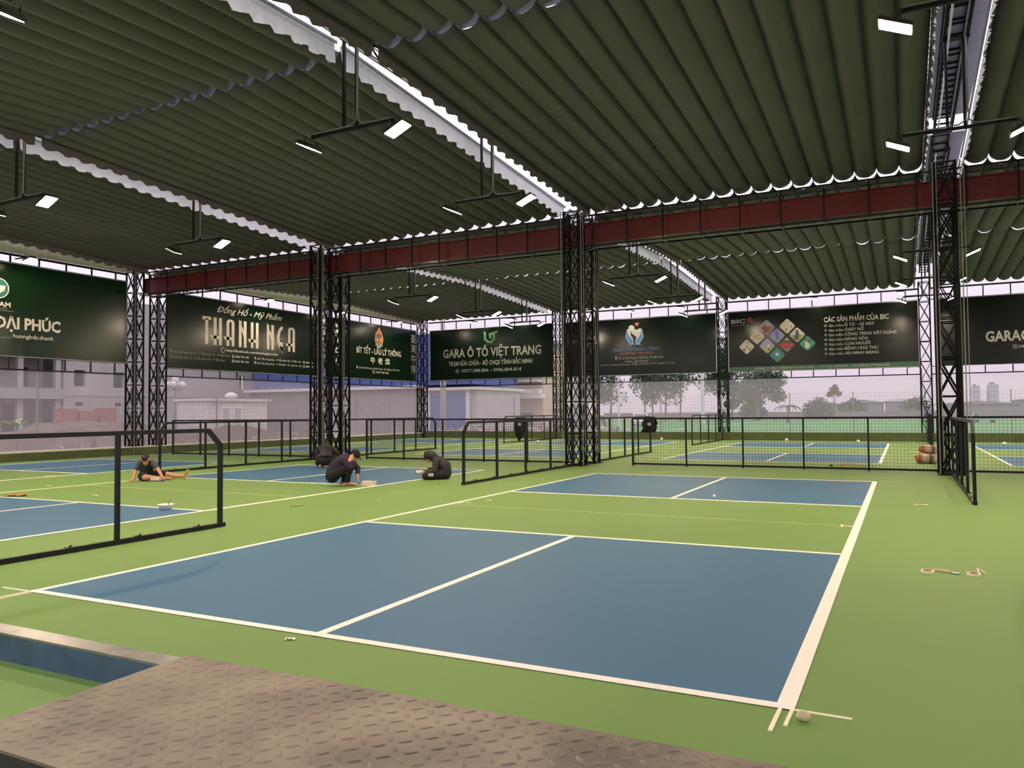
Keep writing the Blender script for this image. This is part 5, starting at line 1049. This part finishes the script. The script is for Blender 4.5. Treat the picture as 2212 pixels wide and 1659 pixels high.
# orange cloth
b = MB(); vs = []; fs = []
for j in range(9):
    for i in range(17): vs.append((0.4*(i/16-0.5), 0.22*(j/8-0.5)+0.03*math.sin(i*0.8), 0.012+0.03*abs(noise.noise((i*0.35, j*0.5, 2)))))
for j in range(8):
    for i in range(16): a = j*17+i; fs.append((a, a+1, a+18, a+17))
k = len(vs); vs += [(x, y, 0.0) for x, y, z in vs]; fs += [tuple(k+q for q in f[::-1]) for f in fs]
o = MB().add(vs, fs).build('cloth', mat('cloth_orange', (176, 116, 52), 0.9, var=0.3, scale=20), None, smooth=True, loc=(-8.15, 4.75, 0)); o.rotation_euler = (0, 0, 0.45); tag(o, 'crumpled orange brown cloth at the left edge of the floor', 'cloth')
# white balls on the far courts
for i, (x, y, lb) in enumerate(((-4.2, 34.0, 'white ball by the far kerb below the clinic banner'), (1.7, 34.2, 'white ball by the far kerb, below the middle of the insurance banner'), (4.8, 33.2, 'white ball behind the far court centre line'), (10.1, 31.9, 'white ball by the far kerb at the right edge'), (-8.9, 29.5, 'white ball near the far rail frame left of the middle columns'))):
    b = MB(); b.ball((0, 0, 0.075), 0.075, 16)
    tag(b.build('ball', WHITEP, None, smooth=True, loc=(x, y, 0)), lb, 'ball', 'white balls on the floor')
tag(MB().ball((0, 0, 0.025), 0.03, 10).build('shuttle_scrap', WHITEP, None, smooth=True, loc=(3.72, 9.28, 0)), 'tiny white crumpled bit on the far blue panel of the main court', 'scrap')
# long handled squeegee lying behind the mesh fence
t = thing('squeegee', 'wooden squeegee lying behind the mesh fence of the main court', 'squeegee', (5.15, 17.85, 0.0), R(4))
MB().tube([(0.0, 0, 0.05), (0.75, 0.0, 0.025)], 0.017, 8).build('handle', mat('sq_wood', (206, 186, 140), 0.7), t); MB().box((-0.05, -0.22, 0.0), (0.0, 0.22, 0.07)).build('head', mat('sq_head', (176, 150, 90), 0.7), t); MB().box((-0.3, -0.03, 0.0), (-0.22, 0.05, 0.04)).build('end_block', BLACK, t)
# sacks behind the right column
SACK = mat('sack_cream', (206, 184, 156), 0.85, var=0.25, scale=8, bump=0.4, bscale=18); SORG = mat('sack_orange', (176, 104, 80), 0.8)
def sack(x, y, z, rz, sc, label):
    b = MB(); b.ball((0, 0, 0), 1.0, 24); vs = []; pw = lambda a, e_: math.copysign(abs(a)**e_, a)
    for v in b.v:
        d = 1+0.14*noise.noise((v[0]*2.2+x*3, v[1]*2.2, v[2]*2.2+z*5))+0.05*noise.noise((v[0]*7, v[1]*7+x, v[2]*7))
        vs.append((pw(v[0], 0.7)*0.36*sc*d, pw(v[1], 0.75)*0.25*sc*d, max(0.0, (0.165+pw(v[2], 0.85)*0.165*d)*sc)))
    b.v = vs; t = thing('sack', label, 'sack', (x, y, z), rz, 'cement sacks behind the right column pair'); b.build('bag', SACK, t, smooth=True)
    b2 = MB(); b2.f = [f for f in b.f if sum(b.v[q][0] for q in f)/len(f) < -0.2*sc]; b2.v = [(a*1.012, q*1.012, c*1.012) for a, q, c in b.v]; b2.m = [0]*len(b2.f)
    b2.build('printed_end', SORG, t, smooth=True)
    b3 = MB(); b3.f = [f for f in b.f if 0.02*sc < sum(b.v[q][0] for q in f)/len(f) < 0.14*sc]; b3.v = list(b2.v); b3.m = [0]*len(b3.f); b3.build('printed_band', mat('sack_brown', (120, 92, 72), 0.85), t, smooth=True); return t
sack(7.14, 19.7, 0.0, 0.25, 0.8, 'cream sack with an orange end, lowest left of the pile'); sack(7.2, 20.4, 0.0, 0.5, 0.75, 'cream sack lying at the back of the pile behind the column'); sack(7.2, 20.02, 0.25, 0.35, 0.7, 'cream sack on top of the pile behind the column')
# jackets hung over the rails
def jacket(x, y, rz, w_, h, label, flap):
    t = thing('hung_jacket', label, 'jacket', (x, y, 0), rz, 'dark jackets hung over the fences'); mb = MB(); rng = random.Random(int(x*10)); nx, nz = 12, 12; vs = []; fs = []
    for s in (-1, 1):
        k = len(vs); hh = h if s < 0 else h*0.6
        for j in range(nz+1):
            q = j/nz
            for i in range(nx+1):
                u = i/nx-0.5; taper = (0.8+0.5*q-0.75*q*q*flap)
                vs.append((u*w_*taper+0.03*q*math.sin(j), s*(0.03+0.05*math.sin(math.pi*min(1, q*1.3)))+0.03*noise.noise((u*6, q*5, s+x)), 1.305-hh*q*(1-0.35*abs(u)*flap)+0.03*noise.noise((u*5, 1, s*3+x))*q))
        for j in range(nz):
            for i in range(nx): a = k+j*(nx+1)+i; fs.append((a, a+1, a+nx+2, a+nx+1))
    half = (nx+1)*(nz+1)
    for i in range(nx): fs.append((i, half+i, half+i+1, i+1))
    o = mb.add(vs, fs).build('cloth', CLB, t, smooth=True); md = o.modifiers.new('thick', 'SOLIDIFY'); md.thickness = 0.02
    blob('sleeve', [[((-w_*0.3, -0.08, 1.2), 0.06), ((-w_*0.32, -0.1, 1.0), 0.055), ((-w_*0.22, -0.1, 0.8 if h > 0.5 else 0.98), 0.045)]], CLB, t, 0.014)
    blob('sleeve', [[((w_*0.3, -0.08, 1.2), 0.06), ((w_*0.34, -0.09, 1.02), 0.055), ((w_*0.25, -0.1, 0.85 if h > 0.5 else 1.0), 0.045)]], CLB, t, 0.014)
    MB().box((-0.03, -0.115, 1.08), (0.07, -0.105, 1.16)).build('pocket_patch', mat('patch_grey', (150, 150, 150), 0.7), t); return t
jacket(-3.4, 16.4, 0.0, 0.36, 0.68, 'dark jacket hung over the mesh fence left of the middle columns', 1.0); jacket(0.48, 16.4, 0.0, 0.36, 0.42, 'dark jacket slung over the left end of the mesh fence behind the main court', 0.2)
